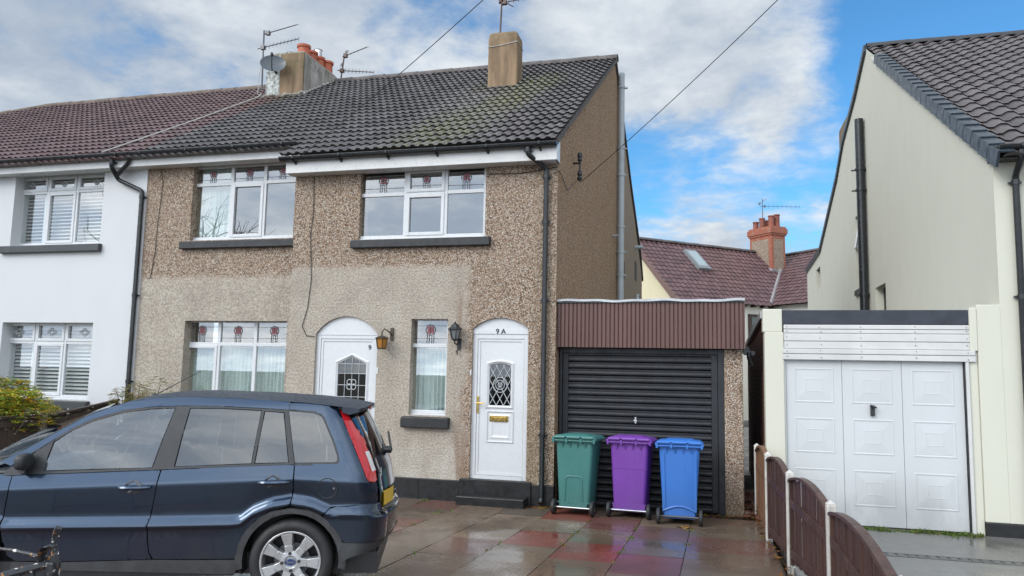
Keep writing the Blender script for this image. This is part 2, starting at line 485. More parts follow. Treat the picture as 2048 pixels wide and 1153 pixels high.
def mat_brick(name, c1, c2, mort, scale=1.0):
    m, gg, b = newmat(name)
    p = wpos(gg); sp = gg.n('SeparateXYZ', {0: p})
    v = gg.n('CombineXYZ', {0: gg.math('ADD', sp.outputs[0], sp.outputs[1]), 1: sp.outputs[2], 2: 0.0}).outputs[0]
    bt = gg.n('TexBrick', {'Vector': v, 'Color1': (*c1, 1), 'Color2': (*c2, 1), 'Mortar': (*mort, 1), 'Scale': scale, 'Mortar Size': .008, 'Brick Width': .225, 'Row Height': .075, 'Bias': 0.0})
    n = gg.noise(p, 9, 5, .6).outputs[0]
    cc = gg.mix(gg.mapr(n, .3, .7, .5, 0), bt.outputs[0], tuple(c * .4 for c in c1))
    setp(gg, b, col=cc, rough=.85, normal=bump(gg, gg.math('SUBTRACT', 1.0, bt.outputs['Fac']), .6, .008))
    return m


M['brick'] = mat_brick('red_brick', (.24, .10, .065), (.16, .07, .05), (.20, .17, .14))
M['brickorange'] = mat_brick('orange_brick', (.42, .12, .065), (.36, .10, .055), (.34, .24, .18))

# ------------------------------------------------------------------ ground
def mat_ground():
    m, gg, b = newmat('bare_earth')
    n = gg.noise(wpos(gg), .8, 6, .6).outputs[0]
    setp(gg, b, col=gg.mix(n, (.05, .045, .035), (.09, .085, .06)), rough=.9)
    return m


def mat_paving():
    m, gg, b = newmat('wet_paving_slabs')
    p = wpos(gg)
    vc = gg.n('VertexColor', layer_name='col').outputs[0]
    n = gg.noise(p, 2.1, 7, .65).outputs[0]
    f = gg.noise(p, 30, 5, .7).outputs[0]
    vf = gg.noise(p, 130, 3, .7).outputs[0]
    cc = gg.mix(gg.mapr(n, .3, .7, .55, 0), vc, (.03, .028, .024))
    cc = gg.mix(gg.mapr(f, .4, .7, 0, .30), cc, (.19, .15, .11))
    cc = gg.mix(gg.mapr(vf, .62, .72, 0, .5), cc, (.22, .19, .15))
    green = gg.noise(p, 1.1, 5, .6).outputs[0]
    cc = gg.mix(gg.mapr(green, .60, .75, 0, .3), cc, (.055, .065, .025))
    wet = gg.noise(p, .75, 5, .58).outputs[0]
    film = gg.math('ADD', gg.math('MULTIPLY', wet, .8), gg.math('MULTIPLY', f, .22))
    rr = gg.mapr(film, .43, .56, .08, .38)
    h = gg.math('ADD', gg.math('MULTIPLY', f, .6), gg.math('MULTIPLY', vf, .25))
    bs = gg.mapr(film, .43, .52, .02, .42)
    nd = gg.n('Bump', {'Strength': bs, 'Distance': .006, 'Height': h}).outputs[0]
    setp(gg, b, col=cc, rough=rr, spec=.32, normal=nd)
    return m


def mat_joint():
    m, gg, b = newmat('mossy_joint')
    p = wpos(gg)
    n = gg.noise(p, 5, 6, .65).outputs[0]
    setp(gg, b, col=gg.ramp(n, [(.35, (.028, .022, .016)), (.55, (.05, .04, .028)), (.68, (.06, .085, .02)), (.8, (.10, .14, .03))]), rough=.85)
    return m


def mat_concrete():
    m, gg, b = newmat('wet_concrete')
    p = wpos(gg)
    n = gg.noise(p, .9, 7, .62).outputs[0]
    f = gg.noise(p, 38, 5, .65).outputs[0]
    cc = gg.ramp(n, [(.3, (.10, .095, .085)), (.5, (.16, .155, .145)), (.7, (.22, .215, .205))])
    cc = gg.mix(gg.mapr(f, .3, .7, .35, 0), cc, (.07, .065, .055))
    setp(gg, b, col=cc, rough=gg.mapr(n, .35, .6, .16, .5), normal=bump(gg, f, .25, .005))
    return m


mb = MB()
mb.box(-400, 400, -400, 400, -1.2, -.9)
tag(build('ground', mb, mat_ground()), kind='structure')
GY = [0.45, 0, -.8, -13.0]
mb = MB()
ys = [.44, -.8, -12.6]
for a, b_ in zip(ys, ys[1:]):
    mb.prism([(-7.66, a, ground_z(a) - .012), (-7.66, b_, ground_z(b_) - .012), (-7.66, b_, -.85), (-7.66, a, -.85)], (10.52, 0, 0))
mb.box(0, 2.95, .44, 5, -.85, -.012)
tag(build('driveway_bed', mb, mat_joint()), kind='structure')

pal = [(.15, .105, .075), (.135, .098, .072), (.17, .13, .095), (.12, .085, .062), (.15, .095, .068), (.17, .066, .05), (.14, .062, .05), (.14, .115, .09), (.115, .088, .066), (.16, .12, .086)]
fix = {(0, 1): (.20, .055, .04), (0, 2): (.20, .165, .125), (1, 1): (.13, .095, .072), (1, 2): (.125, .048, .043), (1, 3): (.15, .115, .082), (1, 4): (.19, .042, .034), (2, 2): (.125, .07, .062), (2, 3): (.12, .105, .105), (2, 4): (.135, .055, .062), (3, 2): (.14, .11, .08), (3, 3): (.14, .066, .054), (-1, 2): (.19, .15, .11), (-1, 1): (.09, .076, .06), (-1, 3): (.18, .14, .10), (-2, 1): (.17, .068, .048), (-2, 3): (.18, .14, .10), (0, 3): (.20, .055, .045)}
mb = MB()
offs = {0: -.91, 1: -.48, 2: -.92, 3: -.50, -1: -.74, -2: -.30, -3: -.68}
X0 = .012; W = .636
c = -12
while c <= 3:
    xa = X0 + c * W
    xb = xa + W if c < 3 else 2.845
    off = offs.get(c, -R.uniform(.1, .9))
    y = off + .96
    k = 0
    while y > -12.5:
        ya, yb = min(y, -.02), y - .96
        y = yb
        if ya - yb < .05: continue
        k += 1
        yb = max(yb, -12.55)
        col = fix.get((c, k), R.choice(pal))
        kk = R.uniform(.92, 1.16)
        col = (col[0] * kk * 1.10, col[1] * kk, col[2] * kk * .95)
        j = .0045
        x0, x1, y0, y1 = xa + j, xb - j, yb + j, ya - j
        if x1 < -7.6: continue
        t = [R.uniform(-.0035, .0035) for _ in range(4)]
        cuts = [y1] + ([-.8] if y0 < -.8 < y1 else []) + [y0]
        for p, q in zip(cuts, cuts[1:]):
            def zz(x, yy):
                u = (x - x0) / (x1 - x0); v = (yy - y0) / (y1 - y0)
                return ground_z(yy) + (t[0] * (1 - u) + t[1] * u) * (1 - v) + (t[2] * (1 - u) + t[3] * u) * v
            P = [(x0, q, zz(x0, q)), (x1, q, zz(x1, q)), (x1, p, zz(x1, p)), (x0, p, zz(x0, p))]
            mb.face(P, 0, None, col)
            for a, b_ in ((0, 1), (1, 2), (2, 3), (3, 0)):
                A, B = P[a], P[b_]
                mb.face([A, (A[0], A[1], A[2] - .011), (B[0], B[1], B[2] - .011), B], 0, None, tuple(q2 * .6 for q2 in col))
    c += 1
tag(build('driveway_paving', mb, mat_paving()), kind='structure')

mb = MB()
mb.prism([(2.95, .3, .0), (2.95, -.8, .0), (2.95, -12.6, ground_z(-12.6)), (2.95, -12.6, -.85), (2.95, .3, -.85)], (9.5, 0, 0))
mb.box(2.62, 12.4, .3, 20, -.85, -.02)
tag(build('neighbour_driveway', mb, mat_concrete()), kind='structure')
mb = MB()
for k in range(70):
    x = 3.7 + k * .1
    mb.box(x, x + .07, -1.78, -1.66, ground_z(-1.72) - .002, ground_z(-1.72) + .008)
mb.box(3.65, 10.7, -1.80, -1.785, .03, ground_z(-1.72) + .010); mb.box(3.65, 10.7, -1.655, -1.64, .03, ground_z(-1.72) + .010)
tag(build('drain_channel', mb, simple('drain_grating', (.12, .12, .12), .4, .2, metal=.5)), kind='structure')
mb = MB()
mb.box(-26, -7.66, -12.6, .44, -.85, .02)
tag(build('front_garden_soil', mb, mat_ground()), kind='structure')
mb = MB()
mb.box(-60, 60, -14.4, -12.6, -.85, ground_z(-12.6) - .02)
tag(build('pavement', mb, simple('pavement_flags', (.16, .155, .145), .6, .2, 2)), kind='structure')
mb = MB()
mb.box(-60, 60, -22, -14.4, -.85, ground_z(-12.6) - .14)
tag(build('road', mb, simple('asphalt', (.05, .05, .052), .55, .2, 6)), kind='structure')


# ------------------------------------------------------------------ building helpers
def wall_xz(mb, x0, x1, z0, z1, y, ops, mi=0):
    """front wall facing -Y with openings (xa, xb, za, zb, depth, arch_rise)"""
    xs = sorted({x0, x1, *[o[0] for o in ops], *[o[1] for o in ops]})
    zs = sorted({z0, z1, *[o[2] for o in ops], *[o[3] + o[5] for o in ops]})
    for xa, xb in zip(xs, xs[1:]):
        for za, zb in zip(zs, zs[1:]):
            cx, cz = (xa + xb) / 2, (za + zb) / 2
            if any(o[0] < cx < o[1] and o[2] < cz < o[3] + o[5] for o in ops): continue
            mb.face([(xa, y, za), (xb, y, za), (xb, y, zb), (xa, y, zb)], mi)
    for xa, xb, za, zb, d, rise in ops:
        prof = [(xa, zb), (xb, zb)]
        if rise:
            n = 20; w = (xb - xa) / 2; cx = (xa + xb) / 2
            rad = (w * w + rise * rise) / (2 * rise); cz = zb + rise - rad
            a0 = math.asin(w / rad)
            prof = [(cx + rad * math.sin(-a0 + 2 * a0 * k / n), cz + rad * math.cos(-a0 + 2 * a0 * k / n)) for k in range(n + 1)]
            top = zb + rise
            for (pa, qa), (pb, qb) in zip(prof, prof[1:]):
                mb.face([(pa, y, qa), (pb, y, qb), (pb, y, top), (pa, y, top)], mi)
        loop = [(xa, za)] + prof + [(xb, za)]
        for (pa, qa), (pb, qb) in zip(loop, loop[1:] + loop[:1]):
            mb.face([(pa, y, qa), (pa, y + d, qa), (pb, y + d, qb), (pb, y, qb)], mi)


def tile_roof(mb, eave, xdir, sdir, x0, x1, s0, s1, gauge=.345, period=.15, amp=.026, samp=6, tw=.30, lift=.040, clip=None, mi=0, shape=1.0, first=None):
    eave, xdir, sdir = Vector(eave), Vector(xdir).normalized(), Vector(sdir).normalized()
    n = xdir.cross(sdir).normalized()
    if n.z < 0: n = -n
    nseg = max(1, int(round((x1 - x0) / period * samp)))
    def h(u):
        w = (u / period) % 1.0
        return amp * min(1.0, max(0.0, .45 + .95 * math.cos(2 * PI * (w - .5)))) ** shape
    edges = [s0]
    s = first if first else s0 + gauge
    while s < s1 - .05:
        edges.append(s); s += gauge
    slip = {}
    for j, s in enumerate(edges):
        se = edges[j + 1] + .05 if j + 1 < len(edges) else s1
        xa = max(x0, clip(s)) if clip else x0
        lo = []; hi = []; bt = []
        for i in range(nseg + 1):
            x = x0 + (x1 - x0) * i / nseg
            xc = max(x, xa)
            hh = h(xc)
            base = eave + xdir * xc
            ti = (j, math.floor(xc / tw + .001))
            if ti not in slip: slip[ti] = (R.gauss(0, .005) - (.03 if R.random() < .006 else 0), R.gauss(0, .002))
            jit = slip[ti][0]
            lo.append(base + sdir * (s + jit) + n * (lift + hh + slip[ti][1]))
            bt.append(base + sdir * (s + .06) + n * (hh * .3 - .012))
            hi.append(base + sdir * se + n * (hh + .002))
        for i in range(nseg):
            xm0 = x0 + (x1 - x0) * i / nseg; xm1 = x0 + (x1 - x0) * (i + 1) / nseg
            if xm1 <= xa: continue
            u0, u1 = xm0 / tw + .001, xm1 / tw - .001
            mid = math.floor((u0 + u1) / 2)
            u0 = min(max(u0, mid + .001), mid + .999); u1 = min(max(u1, mid + .001), mid + .999)
            mb.face([lo[i], lo[i + 1], hi[i + 1], hi[i]], mi, [(u0, j + .1), (u1, j + .1), (u1, j + .9), (u0, j + .9)])
            mb.face([bt[i], bt[i + 1], lo[i + 1], lo[i]], mi, [(u0, j + .1), (u1, j + .1), (u1, j + .2), (u0, j + .2)])


def ridge_tiles(mb, a, b, r=.13, step=.45):
    a, b = Vector(a), Vector(b)
    L = (b - a).length; d = (b - a) / L
    side = d.cross(Vector((0, 0, 1))).normalized(); upv = side.cross(d)
    n = int(L / step)
    for k in range(n):
        p0 = a + d * (L * k / n); p1 = a + d * (L * (k + 1) / n + .02)
        j = R.uniform(-.006, .006)
        def fn(u, v):
            an = -PI * .08 + PI * 1.16 * u
            rr = r * (1 + .05 * v)
            return p0.lerp(p1, v) + side * (math.cos(an) * rr) + upv * (math.sin(an) * rr * .75 + j)
        mb.grid(fn, 10, 1)


def frame_rect(mb, x0, x1, z0, z1, y, w, d, mi=0):
    """rectangular frame; front at y, depth d backwards"""
    mb.box(x0, x0 + w, y, y + d, z0, z1, mi); mb.box(x1 - w, x1, y, y + d, z0, z1, mi)
    mb.box(x0 + w, x1 - w, y + .0006, y + d, z0, z0 + w, mi); mb.box(x0 + w, x1 - w, y + .0006, y + d, z1 - w, z1, mi)


def window(par, x0, x1, z0, z1, y, splits, tz, openers, motif, inside, label=None, name='window', dark=None):
    fr = MB(); pn = MB(); ld = MB(); rd = MB()
    fw_ = .05
    frame_rect(fr, x0, x1, z0, z1, y, fw_, .06)
    xs = [x0] + list(splits) + [x1]
    for s in splits: fr.box(s - .03, s + .03, y + .001, y + .06, z0 + fw_, z1 - fw_)
    cells = []
    for i, (xa, xb) in enumerate(zip(xs, xs[1:])):
        l = xa + (fw_ if i == 0 else .03); r = xb - (fw_ if i == len(xs) - 2 else .03)
        fr.box(l, r, y + .0015, y + .06, tz - .03, tz + .03)
        for row, (za, zb) in enumerate(((z0 + fw_, tz - .03), (tz + .03, z1 - fw_))):
            if (i, row) in openers:
                frame_rect(fr, l - .012, r + .012, za - .012, zb + .012, y - .014, .052, .05)
                c = (l + .04, r - .04, za + .04, zb - .04)
            else: c = (l, r, za, zb)
            cells.append((row, c))
            pn.face([(c[0], y + .028, c[2]), (c[1], y + .028, c[2]), (c[1], y + .028, c[3]), (c[0], y + .028, c[3])])
    fr.box(x0 - .0, x1 + .0, y - .03, y + .03, z0 - .028, z0 - .001)
    w = build(name, fr, M['upvc'], par, bevel=.005, label=label)
    build('pane', pn, M['glass'], w, recalc=False)
    yl = y + .022
    for row, (a, b_, c, d) in cells:
        if row != 1: continue
        cx = (a + b_) / 2; h = d - c
        if motif == 'rose':
            r = min(.085, h * .28); cz = c + h * .60
            for k in range(16):
                a0, a1 = 2 * PI * k / 16, 2 * PI * (k + 1) / 16
                ld.face([(cx + r * math.cos(a0), yl, cz + r * math.sin(a0)), (cx + r * math.cos(a1), yl, cz + r * math.sin(a1)), (cx + (r - .009) * math.cos(a1), yl, cz + (r - .009) * math.sin(a1)), (cx + (r - .009) * math.cos(a0), yl, cz + (r - .009) * math.sin(a0))])
            for k in range(4):
                an = PI / 4 + k * PI / 2
                px, pz = cx + r * .48 * math.cos(an), cz + r * .48 * math.sin(an)
                q = r * .36
                rd.face([(px + q * math.cos(an + t), yl - .001, pz + q * math.sin(an + t)) for t in (0, PI / 3, 2 * PI / 3, PI, 4 * PI / 3, 5 * PI / 3)])
            ld.box(cx - r, cx + r, yl - .001, yl + .002, cz - .004, cz + .004)
            ld.box(cx - .004, cx + .004, yl - .001, yl + .002, cz - r, cz + r)
            for dx in (-.055, -.022, .022, .055): ld.box(cx + dx - .004, cx + dx + .004, yl, yl + .003, c, cz - r * .8)
            for zz in (c + h * .22, c + h * .78):
                ld.box(a, b_, yl, yl + .003, zz - .003, zz + .003)
        elif motif == 'diamond':
            r = h * .34; cz = (c + d) / 2
            for s_ in (1.0, .55):
                pts = [(cx - r * s_ * 1.35, cz), (cx, cz + r * s_), (cx + r * s_ * 1.35, cz), (cx, cz - r * s_)]
                for (p, q), (p2, q2) in zip(pts, pts[1:] + pts[:1]):
                    ld.tube([(p, yl, q), (p2, yl, q2)], .007, 4)
    if motif: build('leading', ld, M['lead'] if motif == 'rose' else M['leadlight'], w)
    if rd.f: build('stained_glass', rd, M['redglass'], w, recalc=False)
    yi = y + .16
    if inside in ('net', 'netside'):
        cu = MB()
        xa, xb = x0 - .25, x1 + .1
        if inside == 'netside': xb = x0 + (x1 - x0) * .34
        zt = tz + .0 if inside == 'net' else z1
        nfold = int((xb - xa) / .075)
        def fn(u, v):
            ph = 2 * PI * u * nfold + 1.7 * math.sin(9 * u)
            return (xa + (xb - xa) * u, yi + .028 * math.sin(ph) * (.6 + .4 * v), z0 + .02 + (zt - z0 - .02) * v)
        cu.grid(fn, nfold * 8, 1)
        build('net_curtain', cu, M['net'], w, smooth=True, recalc=False)
    elif inside == 'shutter':
        cu = MB()
        for i, (xa, xb) in enumerate(zip(xs, xs[1:])):
            xa -= .16; xb -= .16
            cu.box(xa, xa + .09, yi - .015, yi + .015, z0, z1); cu.box(xb - .055, xb, yi - .0145, yi + .0145, z0, z1)
            z = z0 + .03
            while z < z1:
                cu.prism([(xa + .09, yi - .03, z - .013), (xa + .09, yi + .03, z + .021), (xa + .09, yi + .03, z + .026), (xa + .09, yi - .03, z - .004)], (xb - .055 - xa - .09, 0, 0))
                z += .068
        build('shutter', cu, M['slat'], w)
    return w


def sill(par, x0, x1, z0, z1, y, mat, proj=.09, label=None):
    mb = MB()
    mb.prism([(x0, y - proj, z0), (x0, y + .12, z0), (x0, y + .12, z1 + .01), (x0, y - proj, z1 - .012)], (x1 - x0, 0, 0))
    return build('window_sill', mb, mat, par, bevel=.012, label=label)


def gutter(par, x0, x1, y, z, step=.85, mat=None, label=None):
    mb = MB()
    r = .058
    def fn(u, v):
        a = PI + PI * u
        return (x0 + (x1 - x0) * v, y + r * math.cos(a), z + r * math.sin(a) * 1.05)
    mb.grid(fn, 10, 1)
    def fn2(u, v):
        a = PI + PI * u
        return (x0 + (x1 - x0) * v, y + (r - .006) * math.cos(a), z + (r - .006) * math.sin(a))
    mb.grid(fn2, 10, 1)
    mb.box(x0, x1, y - r - .004, y - r + .006, z - .004, z + .008)
    for x in (x0, x1):
        mb.prism([(x, y + r * math.cos(PI + PI * k / 8), z + r * math.sin(PI + PI * k / 8)) for k in range(9)], (.006, 0, 0))
    gm = build('gutter', mb, mat or M['blackplastic'], par, smooth=True, label=label)
    bk = MB()
    n = int((x1 - x0) / step)
    for k in range(n + 1):
        x = x0 + .25 + (x1 - x0 - .5) * k / max(n, 1)
        bk.box(x - .014, x + .014, y - r - .012, y - r - .002, z - .03, z + .014)
        bk.prism([(x - .014, y + r + .012, z - .11), (x - .014, y + .02, z - .085), (x - .014, y - r - .008, z - .03), (x - .014, y - .03, z - .062), (x - .014, y + r + .012, z - .055)], (.028, 0, 0))
    build('gutter_bracket', bk, mat or M['blackplastic'], gm)
    return gm


def downpipe(par, pts, r=.034, mat=None, collars=(), name='downpipe', label=None):
    mb = MB()
    P = [Vector(p) for p in pts]; Q = [P[0]]
    for a, b_, c in zip(P, P[1:], P[2:]):
        e = min(.05, (b_ - a).length * .4, (c - b_).length * .4)
        i, o = b_ + (a - b_).normalized() * e, b_ + (c - b_).normalized() * e
        Q += [i, (i + o) * .25 + b_ * .5, o]
    Q.append(P[-1])
    mb.tube(Q, r, 14)
    for c, d in collars:
        c = Vector(c); d = Vector(d).normalized()
        mb.tube([c - d * .03, c + d * .03], r * 1.22, 14)
        mb.box(c.x - r * 1.9, c.x + r * 1.9, c.y + r * .4, c.y + r * 1.15, c.z - .012, c.z + .012)
    return build(name, mb, mat or M['blackplastic'], par, smooth=True, label=label)


# ------------------------------------------------------------------ pebbledashed house 9 / 9A
house = thing('pebbledash_house', 'brown pebbledashed house with dark tiled roof and two white arched front doors', 'house', (-3.7, 3, 0))
SL = .592; CS = 1 / math.sqrt(1 + SL * SL); SD = Vector((0, CS, SL * CS))
EY, EZ = -.36, 5.235
def roof_z(y): return EZ + SL * (y - EY)
RY, RZ = 6.48, roof_z(6.48)
SMAX = (RY - EY) / CS
PB = 7.66   # party wall
wl = MB()
opsB = [(-3.19, -1.11, 3.92, 5.06, .30, 0), (-3.86, -2.80, .30, 2.43, .30, .28), (-2.245, -1.655, 1.22, 2.67, .30, 0), (-1.262, -.405, .30, 2.525, .30, .165)]
opsA = [(-6.62, -4.60, 4.06, 5.40, .30, 0), (-6.60, -4.62, 1.24, 2.66, .30, 0)]
wall_xz(wl, -4.345, 0, 0, 5.24, 0, opsB)
wall_xz(wl, -7.57, -4.345, 0, 5.5, .4, opsA)
wl.face([(-4.345, .4, 0), (-4.345, 0, 0), (-4.345, 0, 5.3), (-4.345, .4, 5.5)])
build('wall', wl, M['front'], house, recalc=False)
gm = MB()
gp = [(0, .003, 0), (0, .003, roof_z(0) - .03), (0, RY, RZ - .03), (0, 9.9, 7.05), (0, 12.6, 5.62), (0, 13.3, 4.9), (0, 13.3, 0)]
gm.prism(gp, (-.25, 0, 0))
gm.face([(-7.6, 13.25, 0), (0, 13.25, 0), (0, 13.25, 4.9), (-7.6, 13.25, 4.9)])
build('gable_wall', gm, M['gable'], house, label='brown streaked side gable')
pt2 = MB(); pt2.box(-7.5, -.3, 2.6, 2.7, .1, 5.6); pt2.box(-7.5, -.3, .78, 2.6, 2.85, 2.95); pt2.box(-4.42, -4.38, .8, 2.6, .1, 5.3); pt2.box(-1.6, -1.5, .5, 2.6, .1, 2.8)
build('interior_wall', pt2, M['room'], house)
# plinth and step
pl = MB()
pl.box(-4.36, -1.40, -.028, .05, -.1, .30); pl.box(-.32, .012, -.028, .05, -.1, .30); pl.box(-1.40, -.32, -.045, .08, -.1, .335)
pl.box(-7.56, -4.36, .372, .5, -.1, .30)
for x in (-2.05, -3.0, -4.0): pl.box(x, x + .02, -.036, 0, -.1, .295)
build('plinth', pl, M['plinth'], house, bevel=.012)
st = MB(); st.box(-1.36, -.36, -.30, -.03, -.1, .125)
build('door_step', st, M['plinth'], house, bevel=.015)
# roof
rf = MB()
tile_roof(rf, (0, EY, EZ), (1, 0, 0), SD, -4.45, .05, 0, SMAX)
tile_roof(rf, (0, EY, EZ), (1, 0, 0), SD, -PB - .10, -4.45, .465, SMAX, first=.69)
rf.face([(-7.7, RY, RZ), (.03, RY, RZ), (.03, 13.3, 4.95), (-7.7, 13.3, 4.95)], 0, [(.5, .5)] * 4)
roof = build('roof', rf, M['tiledark'], house, recalc=False)
rd_ = MB(); ridge_tiles(rd_, (-7.25, RY, RZ + .0), (.05, RY, RZ + .0))
build('ridge', rd_, M['ridge'], roof, smooth=True, recalc=False)
vg = MB()
for (y0, z0, y1, z1) in ((EY + .05, EZ + .02, RY, RZ), (RY, RZ, 9.9, 7.08), (9.9, 7.08, 12.6, 5.66), (12.6, 5.66, 13.35, 4.9)):
    vg.prism([(0.0, y0, z0 - .085), (0.0, y1, z1 - .085), (0.0, y1, z1 + .02), (0.0, y0, z0 + .02)], (.045, 0, 0))
build('verge', vg, simple('dark_verge_mortar', (.07, .06, .055), .8, .35, 6, bmp=.4), roof)
# fascias
fa = MB()
fa.box(-4.40, .035, -.24, -.215, 4.985, 5.19); fa.box(-4.40, .035, -.2145, .0, 4.985, 5.0)
fa.prism([(.004, -.214, 4.985), (.004, 0, 4.985), (.004, .0, 5.33), (.004, -.214, 5.19)], (.028, 0, 0))
fa.box(-4.40, -4.375, -.2145, .4, 5.001, 5.19)
fa.box(-7.60, -4.401, .16, .185, 5.375, 5.56); fa.box(-7.60, -4.401, .1855, .4, 5.375, 5.39)
scw = MB()
fasc = build('fascia', fa, M['fascia'], house, bevel=.004)
for k in range(13): scw.box(-4.2 + k * .34, -4.192 + k * .34, -.242, -.238, 5.04, 5.048)
for k in range(9): scw.box(-7.4 + k * .34, -7.392 + k * .34, .158, .162, 5.42, 5.428)
build('screw', scw, M['cable'], fasc)
gutter(house, -4.47, .04, -.305, 5.225)
gutter(house, -7.72, -4.43, .095, 5.605)
# windows
window(house, -3.255, -1.11, 3.935, 5.055, .06, [-2.44, -1.775], 4.645, {(1, 0), (1, 1)}, 'rose', None)
sill(house, -3.29, -1.01, 3.775, 3.915, 0, M['sill'])
window(house, -2.30, -1.655, 1.245, 2.70, .10, [], 2.27, set(), 'rose', 'net')
sill(house, -2.34, -1.58, 1.04, 1.205, 0, M['sill'])
window(house, -6.73, -4.585, 4.078, 5.41, .50, [-5.90, -5.25], 5.07, {(1, 0)}, 'rose', 'netside')
sill(house, -6.76, -4.50, 3.905, 4.045, .4, M['sill'])
window(house, -6.76, -4.60, 1.265, 2.69, .56, [-6.02, -5.31], 2.27, {(0, 0)}, 'rose', 'net')
sill(house, -6.75, -4.52, 1.08, 1.225, .4, M['sill'])


def arch_pts(x0, x1, zb, rise, n=20, inset=0):
    w = (x1 - x0) / 2; cx = (x0 + x1) / 2
    rad = (w * w + rise * rise) / (2 * rise); cz = zb + rise - rad; a0 = math.asin(w / rad)
    return [(cx + (rad - inset) * math.sin(-a0 + 2 * a0 * k / n), cz + (rad - inset) * math.cos(-a0 + 2 * a0 * k / n)) for k in range(n + 1)]


def strip_frame(mb, loop, y, d, w, inner):
    """raised moulding between two matching loops of (x,z)"""
    n = len(loop)
    for i in range(n):
        a, b_, c, e = loop[i], loop[(i + 1) % n], inner[(i + 1) % n], inner[i]
        am = [((p[0] + q[0]) / 2, (p[1] + q[1]) / 2) for p, q in ((a, e), (b_, c))]
        mb.face([(a[0], y, a[1]), (b_[0], y, b_[1]), (am[1][0], y - d, am[1][1]), (am[0][0], y - d, am[0][1])])
        mb.face([(am[0][0], y - d, am[0][1]), (am[1][0], y - d, am[1][1]), (c[0], y, c[1]), (e[0], y, e[1])])


def inset_loop(loop, k):
    cx = (min(p[0] for p in loop) + max(p[0] for p in loop)) / 2; cz = (min(p[1] for p in loop) + max(p[1] for p in loop)) / 2
    hx = (max(p[0] for p in loop) - min(p[0] for p in loop)) / 2; hz = (max(p[1] for p in loop) - min(p[1] for p in loop)) / 2
    return [(cx + (p[0] - cx) * (1 - k / hx), cz + (p[1] - cz) * (1 - k / hz)) for p in loop]


def front_door(x0, x1, z0, zh, rise, glassloop, style, label):
    y = .05
    fr = MB()
    zt = zh - (.075 if style == 'right' else .0)
    fr.box(x0, x0 + .07, y, y + .07, z0, zt); fr.box(x1 - .07, x1, y, y + .07, z0, zt)
    fr.box(x0 + .07, x1 - .07, y + .0005, y + .07, zt - .07, zt); fr.box(x0 + .07, x1 - .07, y - .01, y + .07, z0, z0 + .05)
    if style == 'right': fr.box(x0 - .0, x1 + .0, y - .012, y + .07, zt + .001, zh)
    ap = arch_pts(x0 + .006, x1 - .006, zh, rise)
    fr.prism([(p, y - .005, q) for p, q in ap], (0, .06, 0))
    fr.box(x0, x1, y - .008, y - .0055, zh - .012, zh + .006)
    d = build('front_door', fr, M['upvc'], house, bevel=.006, label=label)
    lf = MB()
    a, b_, c, e = x0 + .075, x1 - .075, z0 + .055, zt - .075
    gx = [p[0] for p in glassloop]; gz = [p[1] for p in glassloop]
    xs0, xs1, zs0, zs1 = min(gx), max(gx), min(gz), max(gz)
    yl = y + .022
    # leaf with the glazed opening cut out
    lf.box(a, xs0, yl, yl + .04, c, e); lf.box(xs1, b_, yl, yl + .04, c, e); lf.box(xs0, xs1, yl + .0003, yl + .04, c, zs0)
    toploop = [p for p in glassloop if p[1] > zs0 + .01 * 0]
    top = sorted([p for p in glassloop if p[1] > (zs0 + zs1) / 2])
    for (p, q), (p2, q2) in zip(top, top[1:]):
        lf.prism([(p, yl + .0003, q), (p2, yl + .0003, q2), (p2, yl + .0003, e), (p, yl + .0003, e)], (0, .04, 0))
    frame_rect(lf, a, b_, c, e, yl - .012, .035, .02)
    leaf = build('leaf', lf, M['upvc'], d)
    mo = MB()
    strip_frame(mo, inset_loop(glassloop, -.055), yl, .02, .05, glassloop)
    if style == 'right':
        r = [(x0 + .24, z0 + .50), (x0 + .24, z0 + .98), (x1 - .19, z0 + .98), (x1 - .19, z0 + .50)]
        r = [(x0 + .225, z0 + .52), (x0 + .225, z0 + .99), (x1 - .21, z0 + .99), (x1 - .21, z0 + .52)]
        strip_frame(mo, r, yl, .016, .03, inset_loop(r, .03))
        r2 = inset_loop(r, .05); r3 = inset_loop(r, .11)
        strip_frame(mo, r2, yl, .01, .03, r3)
    build('moulding', mo, M['upvc'], d, recalc=False)
    pn = MB(); pn.face([(p, yl + .012, q) for p, q in glassloop])
    build('door_glass', pn, M['glassdoor'], d, recalc=False)
    return d, yl


# door 9A
g9a = [(-1.005, 1.40), (-1.005, 1.985)] + [(p, q) for p, q in arch_pts(-1.005, -.675, 1.985, .035, 8)][1:-1] + [(-.675, 1.985), (-.675, 1.40)]
dA, yl = front_door(-1.262, -.405, .335, 2.525, .165, g9a, 'right', 'white arched door with 9A above its leaf and a diamond leaded light')
ld = MB()
for k in range(-4, 8):
    for sgn in (1, -1):
        p0 = (-1.005 + k * .11 if sgn > 0 else -.675 - k * .11, 1.40)
        pts = []
        L = .64
        x0_, z0_ = p0; x1_, z1_ = p0[0] + sgn * .37, 1.40 + L
        # clip to the pane
        t0, t1 = 0, 1
        for (lo_, hi_, s0_, s1_) in ((-1.005, -.675, x0_, x1_), (1.40, 2.0, z0_, z1_)):
            if abs(s1_ - s0_) > 1e-9:
                ta, tb = (lo_ - s0_) / (s1_ - s0_), (hi_ - s0_) / (s1_ - s0_)
                t0, t1 = max(t0, min(ta, tb)), min(t1, max(ta, tb))
        if t1 > t0 + .02:
            ld.tube([(x0_ + (x1_ - x0_) * t0, yl + .006, z0_ + (z1_ - z0_) * t0), (x0_ + (x1_ - x0_) * t1, yl + .006, z0_ + (z1_ - z0_) * t1)], .0055, 4)
for r in (.11, .068, .03):
    ld.tube([(-.84 + r * math.cos(t * PI / 12), yl + .003, 1.70 + r * math.sin(t * PI / 12)) for t in range(25)], .006, 4)
